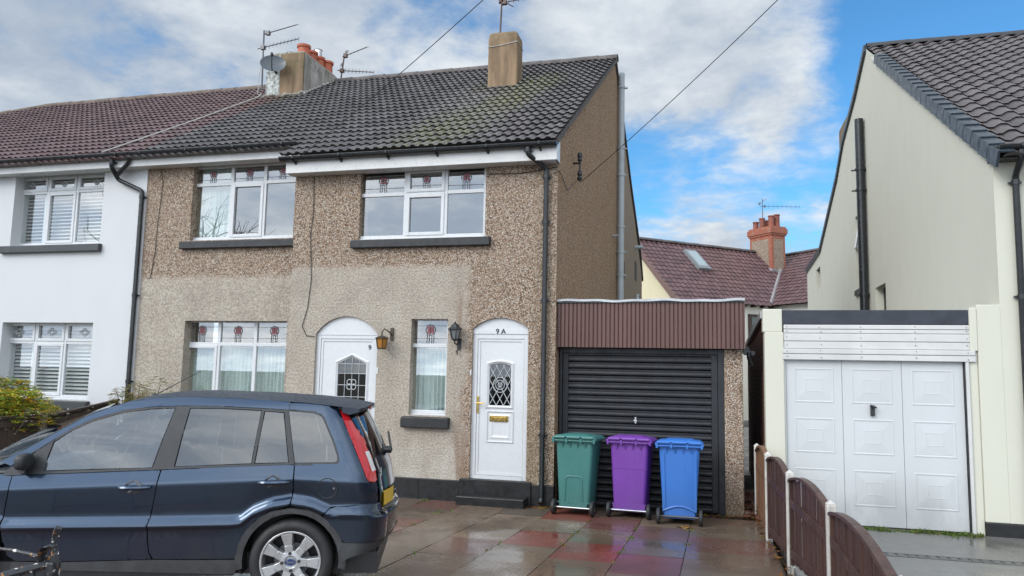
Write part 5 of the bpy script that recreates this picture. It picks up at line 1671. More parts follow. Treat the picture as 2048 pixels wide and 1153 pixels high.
    for pts in ([(-2.15, .517), (-1.078, .556), (-1.072, .540), (-2.143, .502)], [(-1.055, .560), (-.46, .588), (-.47, .574), (-1.05, .545)]):
        panel('rubbing_strip', pts, M['paint'], side=side, off=.007, roll_=.004, depth=.009)
    # handles
    for (x0, x1, z0, z1, d_) in ((-1.302, -1.061, .820, .828, fd), (-.258, -.03, .880, .888, rdoor)):
        (x0, z0), (x1, z1) = RM(x0, z0), RM(x1, z1)
        h = MB()
        pts = [SP(x0 + (x1 - x0) * t, z0 + (z1 - z0) * t, .012 + .024 * math.sin(PI * min(1, max(0, t))) ** .5, side) for t in [k / 10 for k in range(11)]]
        h.tube(pts, [.011, .015, .017, .017, .017, .017, .017, .017, .017, .015, .011], 8)
        build('handle', h, M['paint'], d_, smooth=True, local=True)
        h = MB(); xc_ = (x0 + x1) / 2 - .01; zc = (z0 + z1) / 2
        h.face([SP(xc_ + .062 * math.cos(t * PI / 10), zc + .052 * math.sin(t * PI / 10), .0035, side) for t in range(20)])
        build('handle_recess', h, simple('handle_recess_shade', (.012, .016, .026), .3, .1, obj=True, coat=1) if 'handle_recess_shade' not in bpy.data.materials else bpy.data.materials['handle_recess_shade'], d_, local=True)
    # mirror
    mm = MB()
    c = SP(-1.885, 1.025, .10, side)
    def fnm(u, v):
        th, ph = 2 * PI * u, PI * (v - .5)
        cx = math.copysign(abs(math.cos(th)) ** .6, math.cos(th)); cy = math.copysign(abs(math.sin(th)) ** .6, math.sin(th))
        k = abs(math.cos(ph)) ** .6
        return (c.x + .042 * cx * k, c.y + .085 * cy * k, c.z + .058 * math.copysign(abs(math.sin(ph)) ** .6, math.sin(ph)))
    mm.grid(fnm, 20, 14)
    mm.tube([SP(-1.91, .945, .0, side), SP(-1.90, .96, .08, side)], .025, 8)
    build('mirror', mm, M['ctrim'], smooth=True, local=True, parent=car, weld=True)
# fuel flap on the near quarter, drawn as a raised ring line
ff = MB()
cz, cs_, r = *RM(.252, .848)[::-1], .073
ff.tube([SP(cs_ + r * math.cos(t * PI / 18), cz + r * math.sin(t * PI / 18), .001) for t in range(37)], .0035, 5, caps=False)
ffo = build('fuel_flap', ff, M['ctrim'], car, local=True)
ff = MB(); ff.face([SP(cs_ + .05 + .008 * math.cos(t * PI / 5), cz + .008 * math.sin(t * PI / 5), .003) for t in range(10)]); build('lock', ff, M['chrome'], ffo, local=True)


def rpatch(name, fn, nu, nv, mat, parent=None, off=0, smooth=True):
    mb = MB()
    V = []
    for j in range(nv + 1):
        row = []
        for i in range(nu + 1):
            s_, z_ = fn(i / nu, j / nv)
            u_ = i / nu
            row.append(SP(RM(s_, z_)[0] * (1 - u_) + s_ * u_, RM(s_, z_)[1] * (1 - u_) + z_ * u_, off))
        V += row + [Vector((p.x, -p.y, p.z)) for p in row[-2::-1]]
    n = 2 * nu + 1
    mb.add(V, [(j * n + i, j * n + i + 1, (j + 1) * n + i + 1, (j + 1) * n + i) for j in range(nv) for i in range(n - 1)])
    return build(name, mb, mat, parent or car, smooth=smooth, local=True, sharp=40)


def lin(u, a, b_): return a + (b_ - a) * u
tg = rpatch('tailgate', lambda u, v: (lin(u, lerp(lin(v, .742, 1.055), [(.742, .672), (.89, .664), (.97, .655), (1.055, .622)]), smax(lin(v, .742, 1.055))), lin(v, .742, 1.055)), 22, 14, M['paint'])
rpatch('window_surround', lambda u, v: (lin(u, lerp(lin(v, .93, 1.42), [(.93, .54), (1.008, .505), (1.159, .433), (1.314, .358), (1.42, .31)]), smax(lin(v, .93, 1.42))), lin(v, .93, 1.42)), 22, 12, M['ctrim'], off=-.012)
rpatch('rear_window', lambda u, v: (lin(u, lerp(lin(v, 1.058, 1.395), [(1.058, .619), (1.114, .594), (1.272, .480), (1.395, .382)]), smax(lin(v, 1.058, 1.395))), lin(v, 1.058, 1.395)), 20, 10, M['cglassd'], off=-.004)
bumper = rpatch('bumper', lambda u, v: (lin(u, lerp(lin(v, .460, .733), [(.46, .392), (.553, .325), (.644, .235), (.71, .286), (.733, .46)]), smax(lin(v, .46, .733))), lin(v, .46, .733)), 40, 16, M['paint'], off=.001)
rpatch('bumper_trim', lambda u, v: (lin(u, .374, smax(.42)), lin(v, lerp(lin(u, .374, smax(.42)), [(.372, .300), (.43, .350), (.613, .400), (.777, .42), (1.2, .42)]), .458)), 40, 6, M['cplastic'], off=.005)
for s_ in (1, -1):
    panel('bumper_strip', [(.30, .693), (.68, .697), (.69, .668), (.32, .662)], M['paint'], bumper, side=s_, off=.011, roll_=.006, depth=.012)
# ledge, plate, badge letters, wiper
lg = MB()
def fl_(u, v):
    s = lin(u, .74, smax(.64))
    p = SP(s, .648, .03 - .05 * v); return (p.x, p.y, p.z + .012 * v)
lg.grid(fl_, 16, 2)
build('bumper_ledge', lg, M['cplastic'], bumper, local=True, smooth=True)
pm = MB()
pm.add([SP(s, z, .014) for z in (.665, .775) for s in (.78, .86, .95, 1.05, 1.2)], [(k, k + 1, k + 6, k + 5) for k in range(4)])
build('number_plate', pm, M['plate'], car, local=True)
tq = [SP(s, 1.0, .004) for s in (.70, .86)]
tx = (tq[1] - tq[0]).normalized()
text_part('tailgate_badge', 'FUSION', .05, M['chrome'], SP(.775, .945, .006), tuple(SP(.83, .945) - SP(.72, .945)), (0, 0, 1), tg, local=True) if False else None
bx = (SP(.83, .945) - SP(.72, .945)).normalized()
text_part('tailgate_badge', 'FUSION', .055, M['chrome'], SP(.775, .935, .006), bx, (0, 0, 1), tg, local=True)
wp = MB(); wp.lathe((xrear(1.06) + .0, -.1, 1.06), [(.0, -.02), (.03, -.02), (.03, .05), (0, .06)], 12, axis='X'); wp.tube([(xrear(1.06) + .05, -.1, 1.06), (xrear(1.1) + .03, .2, 1.12), (xrear(1.15) + .02, .5, 1.16)], .01, 6)
build('wiper', wp, M['ctrim'], car, local=True)
# roof, spoiler, windscreen, bonnet
rs = rail[::-1]
RL = RML([(-1.50, 1.398), (-1.347, 1.447), (-1.134, 1.478), (-.9, 1.488), (-.4, 1.480), (.02, 1.462), (.30, 1.437)])
RX0, RX1 = RL[0][0], RL[-1][0]
def roofp(s, v):
    z = lerp(s, RL); w = hwid(min(s, .14), z) - .002
    y = -w + 2 * w * v; k = 2 * v - 1
    crown = lerp(s, [(-1.5, .02), (-1.2, .035), (.1, .035), (.3, .03)])
    return Vector((s, y, z + crown * (1 - abs(k) ** 2.6)))
rm = MB(); rm.grid(lambda u, v: roofp(RX0 + (RX1 - RX0) * u, v), 40, 28)
build('roof', rm, M['paintroof'], car, smooth=True, local=True, recalc=False)
sm_ = MB()
def spo(u, v):
    a = roofp(RX1, v); k = abs(2 * v - 1)
    b_ = Vector((.485 - .05 * k ** 3, a.y * .93, 1.420 + .012 * (1 - k * k)))
    return a.lerp(b_, u)
sm_.grid(spo, 8, 24)
def spo2(u, v):
    k = abs(2 * v - 1); a = spo(1, v); b_ = Vector((.375, a.y, 1.385)); return Vector(a).lerp(b_, u) - Vector((0, 0, .022 * min(1, u * 6)))
sm_.grid(spo2, 6, 24)
for v_ in (0, 1):
    a, b_ = roofp(RX1, v_), spo(1, v_)
    sm_.face([a, b_, (b_.x, b_.y, b_.z - .025), (.365, a.y * 1.0, 1.375), (RX1, a.y * 1.01, 1.395)])
spl = build('spoiler', sm_, M['paintroof'], car, smooth=True, local=True, recalc=False)
hb = MB(); hb.box(.475, .49, -.22, .22, 1.398, 1.420); build('brake_lamp', hb, M['redlamp'], spl, local=True)
ws_ = MB()
def wsf(u, v):
    a = roofp(RX0, v); w = .70
    b_ = Vector((-2.35 - .12 * (1 - (2 * v - 1) ** 2), -w + 2 * w * v, .955)); p = Vector(a).lerp(b_, u); p.z += .05 * math.sin(PI * u); return p
ws_.grid(wsf, 14, 20)
build('windscreen', ws_, M['cglass'], car, smooth=True, local=True, recalc=False)
pl_ = MB()
for s_ in (1, -1):
    for k in range(12):
        t0, t1 = k / 12, (k + 1) / 12
        def P_(t, w):
            rr = RML([(-2.24, .985), (-2.083, 1.067), (-1.842, 1.217), (-1.669, 1.323), (-1.50, 1.398)])
            s = rr[0][0] + (rr[-1][0] - rr[0][0]) * t; z = lerp(s, rr); return SP(s, z, 0, s_) if w == 0 else Vector((s, s_ * -(hwid(s, z) - .12), z + .03))
        pl_.face([P_(t0, 0), P_(t1, 0), P_(t1, 1), P_(t0, 1)])
build('pillar', pl_, M['paint'], car, smooth=True, local=True)
bn = MB()
def bnf(u, v):
    s = -2.24 - .95 * u; z = lerp(s, [(-3.2, .74), (-2.9, .82), (-2.5, .90), (-2.24, .93)]); w = lerp(s, [(-3.2, .62), (-2.9, .72), (-2.24, .775)])
    k = 2 * v - 1
    return Vector((s, -w + 2 * w * v, z + .045 * (1 - k * k) - .0 * abs(k)))
bn.grid(bnf, 20, 20)
def bns(u, v):
    s = -2.24 - .81 * u; p = bnf((-2.24 - s) / .95, 0); q = SP(s, lerp(s, [(-3.06, .76), (-2.7, .84), (-2.4, .875), (-2.13, .892)])); return Vector(p).lerp(q, v)
bn.grid(bns, 14, 2); bn.grid(lambda u, v: Vector((bns(u, v).x, -bns(u, v).y, bns(u, v).z)), 14, 2)
build('bonnet', bn, M['paint'], car, smooth=True, local=True, recalc=False)
nb_ = MB()
nb_.grid(lambda u, v: Vector((-3.20 - .09 * math.sin(PI * (.15 + .7 * u)) + .16 * abs(2 * v - 1) ** 3, (-.76 + 1.52 * v), .28 + .47 * u)), 10, 20)
build('front_bumper', nb_, M['paint'], car, smooth=True, local=True, recalc=False)
fi = MB(); fi.box(-3.15, .62, -.62, .62, .18, .34); fi.box(-3.1, -2.2, -.55, .55, .34, .7); fi.box(.2, .60, -.60, .60, .34, .80); fi.box(-2.09, -.42, -.76, .76, .2, .30)
build('floor_pan', fi, M['ctrim'], car, local=True)
# cabin
for y in (-.36, .36):
    for x, zb in ((-1.35, .0), (-.45, .03)):
        se = MB()
        se.prism([(x, y - .23, .45), (x - .5, y - .23, .48), (x - .5, y - .23, .58 + zb), (x + .02, y - .23, .56 + zb), (x + .20, y - .23, 1.16 + zb), (x + .28, y - .23, 1.13 + zb)], (0, .46, 0))
        so = build('seat', se, M['seat'], car, local=True, bevel=.03)
        se = MB()
        se.prism([(x + .17, y - .12, 1.17 + zb), (x + .25, y - .12, 1.17 + zb), (x + .28, y - .12, 1.34 + zb), (x + .21, y - .12, 1.34 + zb)], (0, .24, 0))
        build('headrest', se, M['seat'], so, local=True, bevel=.03)
da = MB(); da.prism([(-2.3, -.70, .70), (-2.3, -.70, .93), (-1.98, -.70, .95), (-1.78, -.70, .88), (-1.8, -.70, .70)], (0, 1.4, 0)); build('dashboard', da, M['ctrim'], car, local=True, bevel=.02)
sw = MB()
cw_ = Vector((-1.62, .36, .93)); ua = Vector((0, 1, 0)); ub = Vector((.35, 0, .94)).normalized()
sw.tube([cw_ + (ua * math.cos(t * PI / 14) + ub * math.sin(t * PI / 14)) * .185 for t in range(29)], .018, 8, caps=False)
sw.tube([cw_ - ua * .18, cw_, cw_ + ua * .18], .025, 6); sw.tube([cw_, cw_ - ub * .17], .025, 6); sw.tube([cw_, cw_ + Vector((-.25, 0, -.06))], .03, 8)
build('steering_wheel', sw, M['cplastic'], car, smooth=True, local=True)
# aerial mast on the roof
am = MB(); am.tube([(-1.30, -.10, 1.48), (-.86, -.35, 1.69)], [.004, .0025], 6); am.lathe((-1.30, -.10, 1.47), [(.02, 0), (.015, .02), (0, .03)], 8)
build('aerial', am, M['ctrim'], car, local=True)
# wheels
def wheel(x, y, sgn):
    ty = MB()
    ty.lathe((x, y, .305), [(.205, -sgn * .06), (.225, sgn * .012), (.262, sgn * .022), (.292, sgn * .006), (.305, -sgn * .02), (.308, -sgn * .09), (.305, -sgn * .16), (.285, -sgn * .185), (.2, -sgn * .17)], 48, axis='Y', caps=False)
    w = build('wheel', ty, M['rubber'], car, smooth=True, local=True, sharp=60)
    def Y(d): return y + sgn * d
    rm_ = MB()
    rm_.lathe((x, y, .305), [(.224, sgn * .008), (.222, sgn * .016), (.208, sgn * .014), (.200, -sgn * .03), (.195, -sgn * .10)], 48, axis='Y', caps=False)
    n = 7
    for k in range(n):
        a = PI / 2 + .18 + 2 * PI * k / n
        ca, sa = math.cos(a), math.sin(a)
        def Q(r, t, d): return (x + r * ca - t * sa, Y(d), .305 + r * sa + t * ca)
        f = [(.045, .030, .000), (.12, .027, .004), (.205, .042, .010)]
        for (r0, w0, d0), (r1, w1, d1) in zip(f, f[1:]):
            rm_.add([Q(r0, -w0, d0), Q(r0, w0, d0), Q(r1, w1, d1), Q(r1, -w1, d1), Q(r0, -w0 - .008, d0 - .045), Q(r0, w0 + .008, d0 - .045), Q(r1, w1 + .008, d1 - .045), Q(r1, -w1 - .008, d1 - .045)],
                    [(0, 1, 2, 3), (0, 3, 7, 4), (1, 5, 6, 2), (4, 7, 6, 5), (0, 4, 5, 1), (2, 6, 7, 3)])
    rm_.lathe((x, y, .305), [(.085, -sgn * .04), (.080, sgn * .001), (.044, sgn * .004), (.040, -sgn * .004), (0, -sgn * .004)], 32, axis='Y')
    rim = build('rim', rm_, M['alloy'], w, local=True, smooth=True, sharp=30, bevel=.003)
    dk = MB(); dk.lathe((x, y, .305), [(.196, -sgn * .09), (0, -sgn * .09)], 32, axis='Y'); build('brake_backplate', dk, M['ctrim'], w, local=True)
    bd = MB(); bd.lathe((x, y, .305), [(.13, -sgn * .07), (.13, -sgn * .06), (0, -sgn * .06)], 28, axis='Y'); build('brake_disc', bd, M['alu'], w, local=True)
    nt_ = MB()
    for k in range(4):
        a = PI / 2 + .1 + k * PI / 2
        nt_.lathe((x + .062 * math.cos(a), Y(.0), .305 + .062 * math.sin(a)), [(.013, -sgn * .004), (.012, sgn * .012), (0, sgn * .012)], 8, axis='Y')
    build('wheel_nut', nt_, M['ctrim'], w, local=True)
    bd = MB(); bd.prism([(x + .036 * math.cos(t * PI / 12), Y(.004), .305 + .024 * math.sin(t * PI / 12)) for t in range(24)], (0, sgn * .006, 0))
    build('hub_badge', bd, M['badge'], w, local=True)
    if sgn < 0: text_part('hub_badge_text', 'Ford', .026, M['chrome'], (x, Y(.0112), .305), (1, 0, 0), (0, 0, 1), w, extrude=.0008, local=True)
for x in (0, WB):
    wheel(x, -.80, -1); wheel(x, .80, 1)
for x in (0, WB):
    for s_ in (1, -1):
        li = MB()
        li.grid(lambda u, v: (x + .362 * math.cos(PI * (-.08 + 1.16 * u)), s_ * -(.80 - .30 * v), .305 + .362 * math.sin(PI * (-.08 + 1.16 * u))), 18, 1)
        li.face([(x + .362 * math.cos(PI * (-.08 + 1.16 * k / 18)), s_ * -.5, .305 + .362 * math.sin(PI * (-.08 + 1.16 * k / 18))) for k in range(19)])
        build('wheel_arch_liner', li, M['ctrim'], car, local=True, recalc=False, weld=True)

# ------------------------------------------------------------------ wall lanterns
def lantern(label, x, z, metal, glass, style):
    t = thing('wall_lantern', label, 'wall lamp', (x, 0, z))
    mb = MB(); gl = MB()
    if style == 'hang':
        mb.box(x + .075, x + .125, -.025, 0, z + .03, z + .22)
        mb.tube([(x + .10, -.02, z + .10), (x + .10, -.10, z + .15), (x + .03, -.15, z + .20), (x + .0, -.16, z + .15), (x + .0, -.16, z + .09)], .011, 8)
        y = -.16
        r0, r1, z0, z1 = .068, .095, z - .10, z + .05
        mb.lathe((x, y, z1), [(.115, 0), (.118, .008), (.05, .035), (.02, .045), (0, .05)], 6)
        mb.lathe((x, y, z0), [(0, -.012), (.07, -.012), (.074, .004), (.07, .008)], 6)
    else:
        mb.box(x - .005, x + .05, -.03, 0, z - .18, z - .02)
        mb.tube([(x + .02, -.02, z - .06), (x + .01, -.08, z - .12), (x - .01, -.13, z - .10), (x - .01, -.13, z - .05)], .012, 8)
        mb.tube([(x + .02, -.015, z - .16), (x + .0, -.06, z - .22), (x + .01, -.03, z - .27)], [.014, .011, .005], 8)
        x -= .01; y = -.13
        r0, r1, z0, z1 = .05, .088, z - .04, z + .10
        mb.lathe((x, y, z1), [(.105, 0), (.108, .01), (.075, .045), (.055, .075), (.03, .095), (.012, .10), (.016, .115), (0, .125)], 6)
        mb.lathe((x, y, z0), [(0, -.03), (.03, -.022), (.055, .0), (.055, .008)], 6)
        for k in range(6):
            a = 2 * PI * k / 6; mb.tube([(x + .10 * math.cos(a), y + .10 * math.sin(a), z1 - .005), (x + .105 * math.cos(a), y + .105 * math.sin(a), z1 + .03)], [.01, .003], 5)
    for k in range(6):
        a = 2 * PI * k / 6
        mb.tube([(x + r0 * math.cos(a), y + r0 * math.sin(a), z0), (x + r1 * math.cos(a), y + r1 * math.sin(a), z1)], .006, 5)
    gl.lathe((x, y, z0), [(r0 - .003, .004), (r1 - .004, z1 - z0)], 6)
    build('bracket', mb, metal, t); build('lamp_glass', gl, glass, t)
    return t


lantern('brown hanging wall lantern with amber glass beside the door marked 9', -2.655, 2.31, M['lampbrown'], M['amber'], 'hang')
lantern('black coach lantern with smoky glass between the narrow window and door 9A', -1.485, 2.40, M['lampmetal'], M['smoke'], 'coach')

# ------------------------------------------------------------------ aerials and dish
def yagi(mb, a, b_, n, el, updir=None, r=.012):
    a, b_ = Vector(a), Vector(b_); d = (b_ - a).normalized()
    mb.tube([a, b_], r, 6)
    s = Vector(updir).normalized()
    for k in range(n):
        p = a.lerp(b_, .12 + .88 * k / (n - 1)); L = el * (1 - .3 * k / n)
        mb.tube([p - s * L, p + s * L], .006, 4)
    return d


def aerial(label, base, top, booms, mat, clamp=True, reflector=None, r=.02):
    t = thing('television_aerial', label, 'aerial', base, 'television aerials on the rooftops')
    mb = MB(); mb.tube([base, top], r, 8); build('mast', mb, mat, t, smooth=True)
    for (a, b_, n, el, u) in booms:
        mb = MB(); yagi(mb, a, b_, n, el, u)
        p = Vector(a).lerp(Vector(b_), .13); mb.box(p.x - .05, p.x + .05, p.y - .04, p.y + .04, p.z - .05, p.z + .05)
        build('boom', mb, mat, t)
    if reflector:
        c, ud, vd = (Vector(q) for q in reflector)
        mb = MB()
        for s_ in (-1, 1):
            o = c + vd * (.14 * s_)
            for k in range(4): mb.tube([o - ud * .22 + vd * (.03 * k * s_), o + ud * .22 + vd * (.03 * k * s_)], .006, 4)
            for q in (-.22, 0, .22): mb.tube([o + ud * q, o + ud * q + vd * (.09 * s_)], .006, 4)
        build('reflector', mb, mat, t)
    return t


Z_ = (0, 0, 1)
aerial('grey mast with two stacked yagi booms on the long shared chimney', (-8.40, 4.93, 8.6), (-8.43, 4.93, 10.12), [((-8.43, 4.93, 10.02), (-7.52, 4.9, 10.16), 10, .10, (.3, .9, .5)), ((-8.58, 4.93, 9.66), (-7.44, 4.9, 9.80), 11, .075, (0, .15, 1))], M['alu'])
aerial('thin rusty mast with a grid reflector and two booms behind the long shared chimney', (-7.36, 6.9, 9.38), (-7.27, 6.9, 10.25), [((-7.33, 6.9, 10.16), (-6.63, 6.9, 10.37), 7, .10, (.3, .9, .5)), ((-7.46, 6.9, 9.80), (-6.40, 6.9, 9.66), 10, .075, (0, .15, 1))], M['rust'], reflector=((-7.27, 6.9, 10.12), (.5, -.6, -.25), (.25, .1, .95)))
aerial('tall mast with one long boom on the plain square chimney', (-2.27, 4.49, 8.6), (-2.22, 4.49, 10.35), [((-2.30, 4.49, 9.93), (-1.30, 4.49, 10.02), 9, .06, (0, .15, 1)), ((-2.28, 4.49, 10.02), (-1.98, 4.49, 9.83), 3, .10, (0, 1, .3))], M['rust'])
p0 = FL(2.6, 3.2, 4.3)
aerial('small dark aerial on the banded red brick chimney', tuple(p0), tuple(p0 + Vector((0, 0, 1.75))), [(tuple(p0 + Vector((-.15, 0, 1.35))), tuple(p0 + Vector((1.9, .3, 1.30))), 9, .12, (0, .15, 1)), (tuple(p0 + Vector((-.2, 0, 1.45))), tuple(p0 + Vector((.2, .1, 1.75))), 3, .16, (.2, .9, .3))], M['alu'])
ds = thing('satellite_dish', 'grey satellite dish on the peeling face of the long shared chimney', 'satellite dish', (-7.98, 4.75, 9.13))
mb = MB()
dn = Vector((.42, -.86, .28)).normalized(); du = dn.cross(Vector((0, 0, 1))).normalized(); dv = du.cross(dn)
dc = Vector((-7.98, 4.70, 9.15))
def dishf(u, v):
    a = 2 * PI * u; r = v
    return dc + du * (.30 * r * math.cos(a)) + dv * (.235 * r * math.sin(a)) - dn * (.07 * (1 - r * r))
mb.grid(dishf, 32, 6); build('reflector', mb, M['dish'], ds, smooth=True, recalc=False)
mb = MB(); mb.tube([dc - dv * .22, dc + dn * .16 - dv * .20, dc + dn * .32 + dv * .02 - du * .0], .013, 8); q = dc + dn * .33 + dv * .03
mb.tube([q, q - dn * .08], .032, 10); mb.tube([dc - dn * .07, dc - dn * .2 + Vector((-.05, .1, 0))], .025, 8); mb.tube([dc - dn * .2, dc - dn * .2 + Vector((0, .15, -.1))], .025, 8)
build('arm', mb, M['lampmetal'], ds, smooth=True)

# ------------------------------------------------------------------ cables
def cable(name, label, pts, r=.006, mat=None, sag=0, n=24):
    mb = MB()
    P = [Vector(p) for p in pts]
    if len(P) == 2:
        P = [P[0].lerp(P[1], k / n) - Vector((0, 0, sag * 4 * (k / n) * (1 - k / n))) for k in range(n + 1)]
    mb.tube(P, r, 6)
    o = build(name, mb, mat or M['cable'], smooth=True)
    return tag(o, label, 'cable')


def ray(px, py, y):
    d = rt * ((px - 1024) / 1533.55) - up * ((py - 576.5) / 1533.55) + fw
    c = Vector((2.255, -10.9176, 1.8953)); return c + d * ((y - c.y) / d.y)
cable('overhead_cable', 'black overhead wire running from the gable bracket up over the gap between the houses', [(.13, 1.27, 5.02), tuple(ray(1660, -103, -2.0))], .0055, sag=.06)
cable('overhead_cable', 'black overhead wire from the gutter end crossing the middle of the dark roof', [(-4.25, -.28, 5.16), tuple(ray(1130, -152, -3.0))], .0055, sag=.08)
cable('roof_cable', 'pale cable lying diagonally down the brown tiled roof', [(-8.40, 4.92, 8.50), (-8.36, 4.75, 8.36), (-8.48, 2.6, roof_z(2.6) + .07), (-8.62, .40, roof_z(.40) + .07)], .014, M['whitecable'])
cable('drop_cable', 'thin white cable hanging down the left edge of the long shared chimney', [(-8.44, 4.90, 9.2), (-8.47, 4.88, 8.9), (-8.46, 4.87, 8.48)], .010, M['whitecable'])
cable('wall_cable', 'thin black cable down the wall to the left of the door marked 9', [(-4.02, -.012, 5.0), (-4.0, -.012, 4.4), (-4.03, -.012, 4.0), (-3.98, -.012, 3.3), (-4.02, -.012, 2.85), (-4.10, -.012, 2.55), (-4.02, -.012, 2.40), (-3.87, -.012, 2.39)], .0055)
cable('wall_cable', 'thin black cable hanging on the wall right of the white house downpipe', [(-7.30, .388, 5.38), (-7.24, .388, 5.1), (-7.29, .388, 4.4), (-7.30, .388, 3.9), (-7.36, .388, 3.42), (-7.42, .388, 3.40)], .005)
cable('wall_cable', 'black cable looping beneath the eaves from window to gable bracket', [(-1.10, -.012, 4.88), (-.6, -.012, 4.86), (-.25, -.012, 4.9), (-.02, -.02, 4.93), (.03, .1, 4.85), (.03, .6, 4.72), (.04, .9, 4.85), (.06, 1.1, 4.98), (.09, 1.25, 5.05)], .006)
mb = MB()
mb.tube([(.0, 1.25, 5.33), (.13, 1.25, 5.33)], .018, 8); mb.tube([(.11, 1.25, 5.02), (.11, 1.25, 5.5)], .014, 8)
mb.lathe((.11, 1.25, 5.36), [(.03, 0), (.045, .02), (.035, .05), (.045, .08), (.035, .14), (0, .15)], 12)
mb.lathe((.11, 1.25, 5.04), [(.03, 0), (.05, .03), (.03, .07), (.045, .1), (.03, .16), (0, .17)], 12)
tag(build('cable_bracket', mb, M['lampmetal'], smooth=True), 'black iron bracket with two insulators on the brown gable', 'bracket')

# ------------------------------------------------------------------ plants
def mat_leaf(name, cols):
    m, gg, b = newmat(name)
    vc = gg.n('VertexColor', layer_name='col').outputs[0]
    setp(gg, b, col=vc, rough=.5, spec=.3)
    out = [n for n in gg.t.nodes if n.type == 'OUTPUT_MATERIAL'][0]
    tl = gg.n('BsdfTranslucent', {'Color': vc})
    mx = gg.n('MixShader', {0: .3, 1: b.outputs[0], 2: tl.outputs[0]})
    gg.t.links.new(mx.outputs[0], out.inputs[0])
    return m


M['leaf'] = mat_leaf('shrub_leaf', 0)
M['bark'] = simple('twig_bark', (.06, .045, .032), .8, .3, 9, bmp=.3)


def shrub(label, c, rad, n, cols, leaf=.05, stems=8, cat='shrub', whorl=6, name='garden_shrub'):
    t = thing(name, label, cat, (c[0], c[1], 0.02))
    mb = MB(); sm = MB()
    rr = random.Random(int(c[0] * 100))
    tips = []
    lobes = [(Vector((rr.uniform(-.6, .6) * rad[0], rr.uniform(-.6, .6) * rad[1], rr.uniform(-.35, .65) * rad[2])), rr.uniform(.35, .6)) for _ in range(13)]
    for k in range(n):
        lc, lr = rr.choice(lobes)
        d = Vector((rr.gauss(0, 1), rr.gauss(0, 1), rr.gauss(.25, 1))).normalized()
        p = Vector(c) + lc + Vector((d.x * rad[0], d.y * rad[1], d.z * rad[2])) * lr * rr.uniform(.75, 1.05)
        tips.append(p)
        base = rr.choice(cols)
        for q in range(whorl):
            a = 2 * PI * q / whorl + rr.uniform(-.4, .4)
            tilt = rr.uniform(-.1, .7)
            o = Vector((math.cos(a), math.sin(a), tilt)).normalized(); s = o.cross(Vector((0, 0, 1))).normalized()
            L = leaf * rr.uniform(.7, 1.25)
            col = tuple(max(.005, cc * rr.uniform(.75, 1.25)) for cc in base)
            mid = p + o * L * .5 + Vector((0, 0, .006))
            mb.face([p, p + o * L * .5 + s * L * .17, p + o * L - Vector((0, 0, L * .15)), p + o * L * .5 - s * L * .17], 0, None, col)
    for k in range(stems * 6):
        p = rr.choice(tips); b0 = Vector((c[0] + rr.uniform(-.1, .1), c[1] + rr.uniform(-.1, .1), .0))
        m1 = b0.lerp(p, .5) + Vector((rr.uniform(-.08, .08), rr.uniform(-.08, .08), .1))
        sm.tube([b0, m1, p], [.014, .009, .004], 5)
    build('foliage', mb, M['leaf'], t, recalc=False)
    build('stem', sm, M['bark'], t)
    return t


YG = [(.52, .47, .05), (.38, .42, .06), (.60, .45, .04), (.22, .31, .05), (.15, .22, .05), (.52, .30, .045), (.31, .37, .05)]
shrub('rounded yellow-green shrub behind the fence under the shuttered window', (-8.46, -1.15, 1.06), (.92, .78, .64), 3000, YG, .075, 9)
shrub('low straggly green shrub showing above the car roof by the black downpipe', (-6.98, -.15, 1.08), (.55, .28, .50), 1100, [(.24, .27, .09), (.32, .29, .11), (.16, .20, .07), (.34, .22, .10)], .05, 8)
mb = MB(); rr = random.Random(5)
wd = thing('climbing_plant', 'bare twigs with small pale flowers growing over the fence by the white wall', 'plant', (-7.6, -.6, .02))
fl_ = MB()
for k in range(16):
    y = rr.uniform(-1.9, .1); x = -7.66
    p = [Vector((x + rr.uniform(0, .1), y, .3))]
    for q in range(6): p.append(p[-1] + Vector((rr.uniform(-.05, .07), rr.uniform(-.12, .12), rr.uniform(.08, .19))))
    mb.tube(p, .006, 4)
    for pp in p[2:]:
        for q in range(5):
            a = rr.uniform(0, 6.28); o = Vector((math.cos(a), math.sin(a), rr.uniform(-.3, .6))) * rr.uniform(.03, .05); s = o.cross(Vector((0, 0, 1))).normalized() * .014
            cc = rr.choice([(.5, .48, .44), (.12, .14, .05), (.16, .12, .05)])
            fl_.face([pp, pp + o * .5 + s, pp + o, pp + o * .5 - s], 0, None, cc)
build('stem', mb, M['bark'], wd); build('flower', fl_, M['leaf'], wd, recalc=False)

# ------------------------------------------------------------------ iron gate in the foreground
def mat_iron():
    m, gg, b = newmat('flaking_painted_iron')
    p = wpos(gg)
    n = gg.noise(p, 42, 5, .6).outputs[0]; n2 = gg.noise(gg.n('VectorMath', {0: p, 1: (3.3, 1.7, 5.1)}, operation='ADD').outputs[0], 30, 5, .6).outputs[0]
    cc = gg.mix(gg.mapr(n, .61, .64), (.018, .02, .024), (.60, .58, .54))
    cc = gg.mix(gg.mapr(n2, .60, .63), cc, (.34, .15, .04))
    setp(gg, b, col=cc, rough=gg.mapr(n, .4, .6, .3, .6), normal=bump(gg, n, .8, .004))
    return m


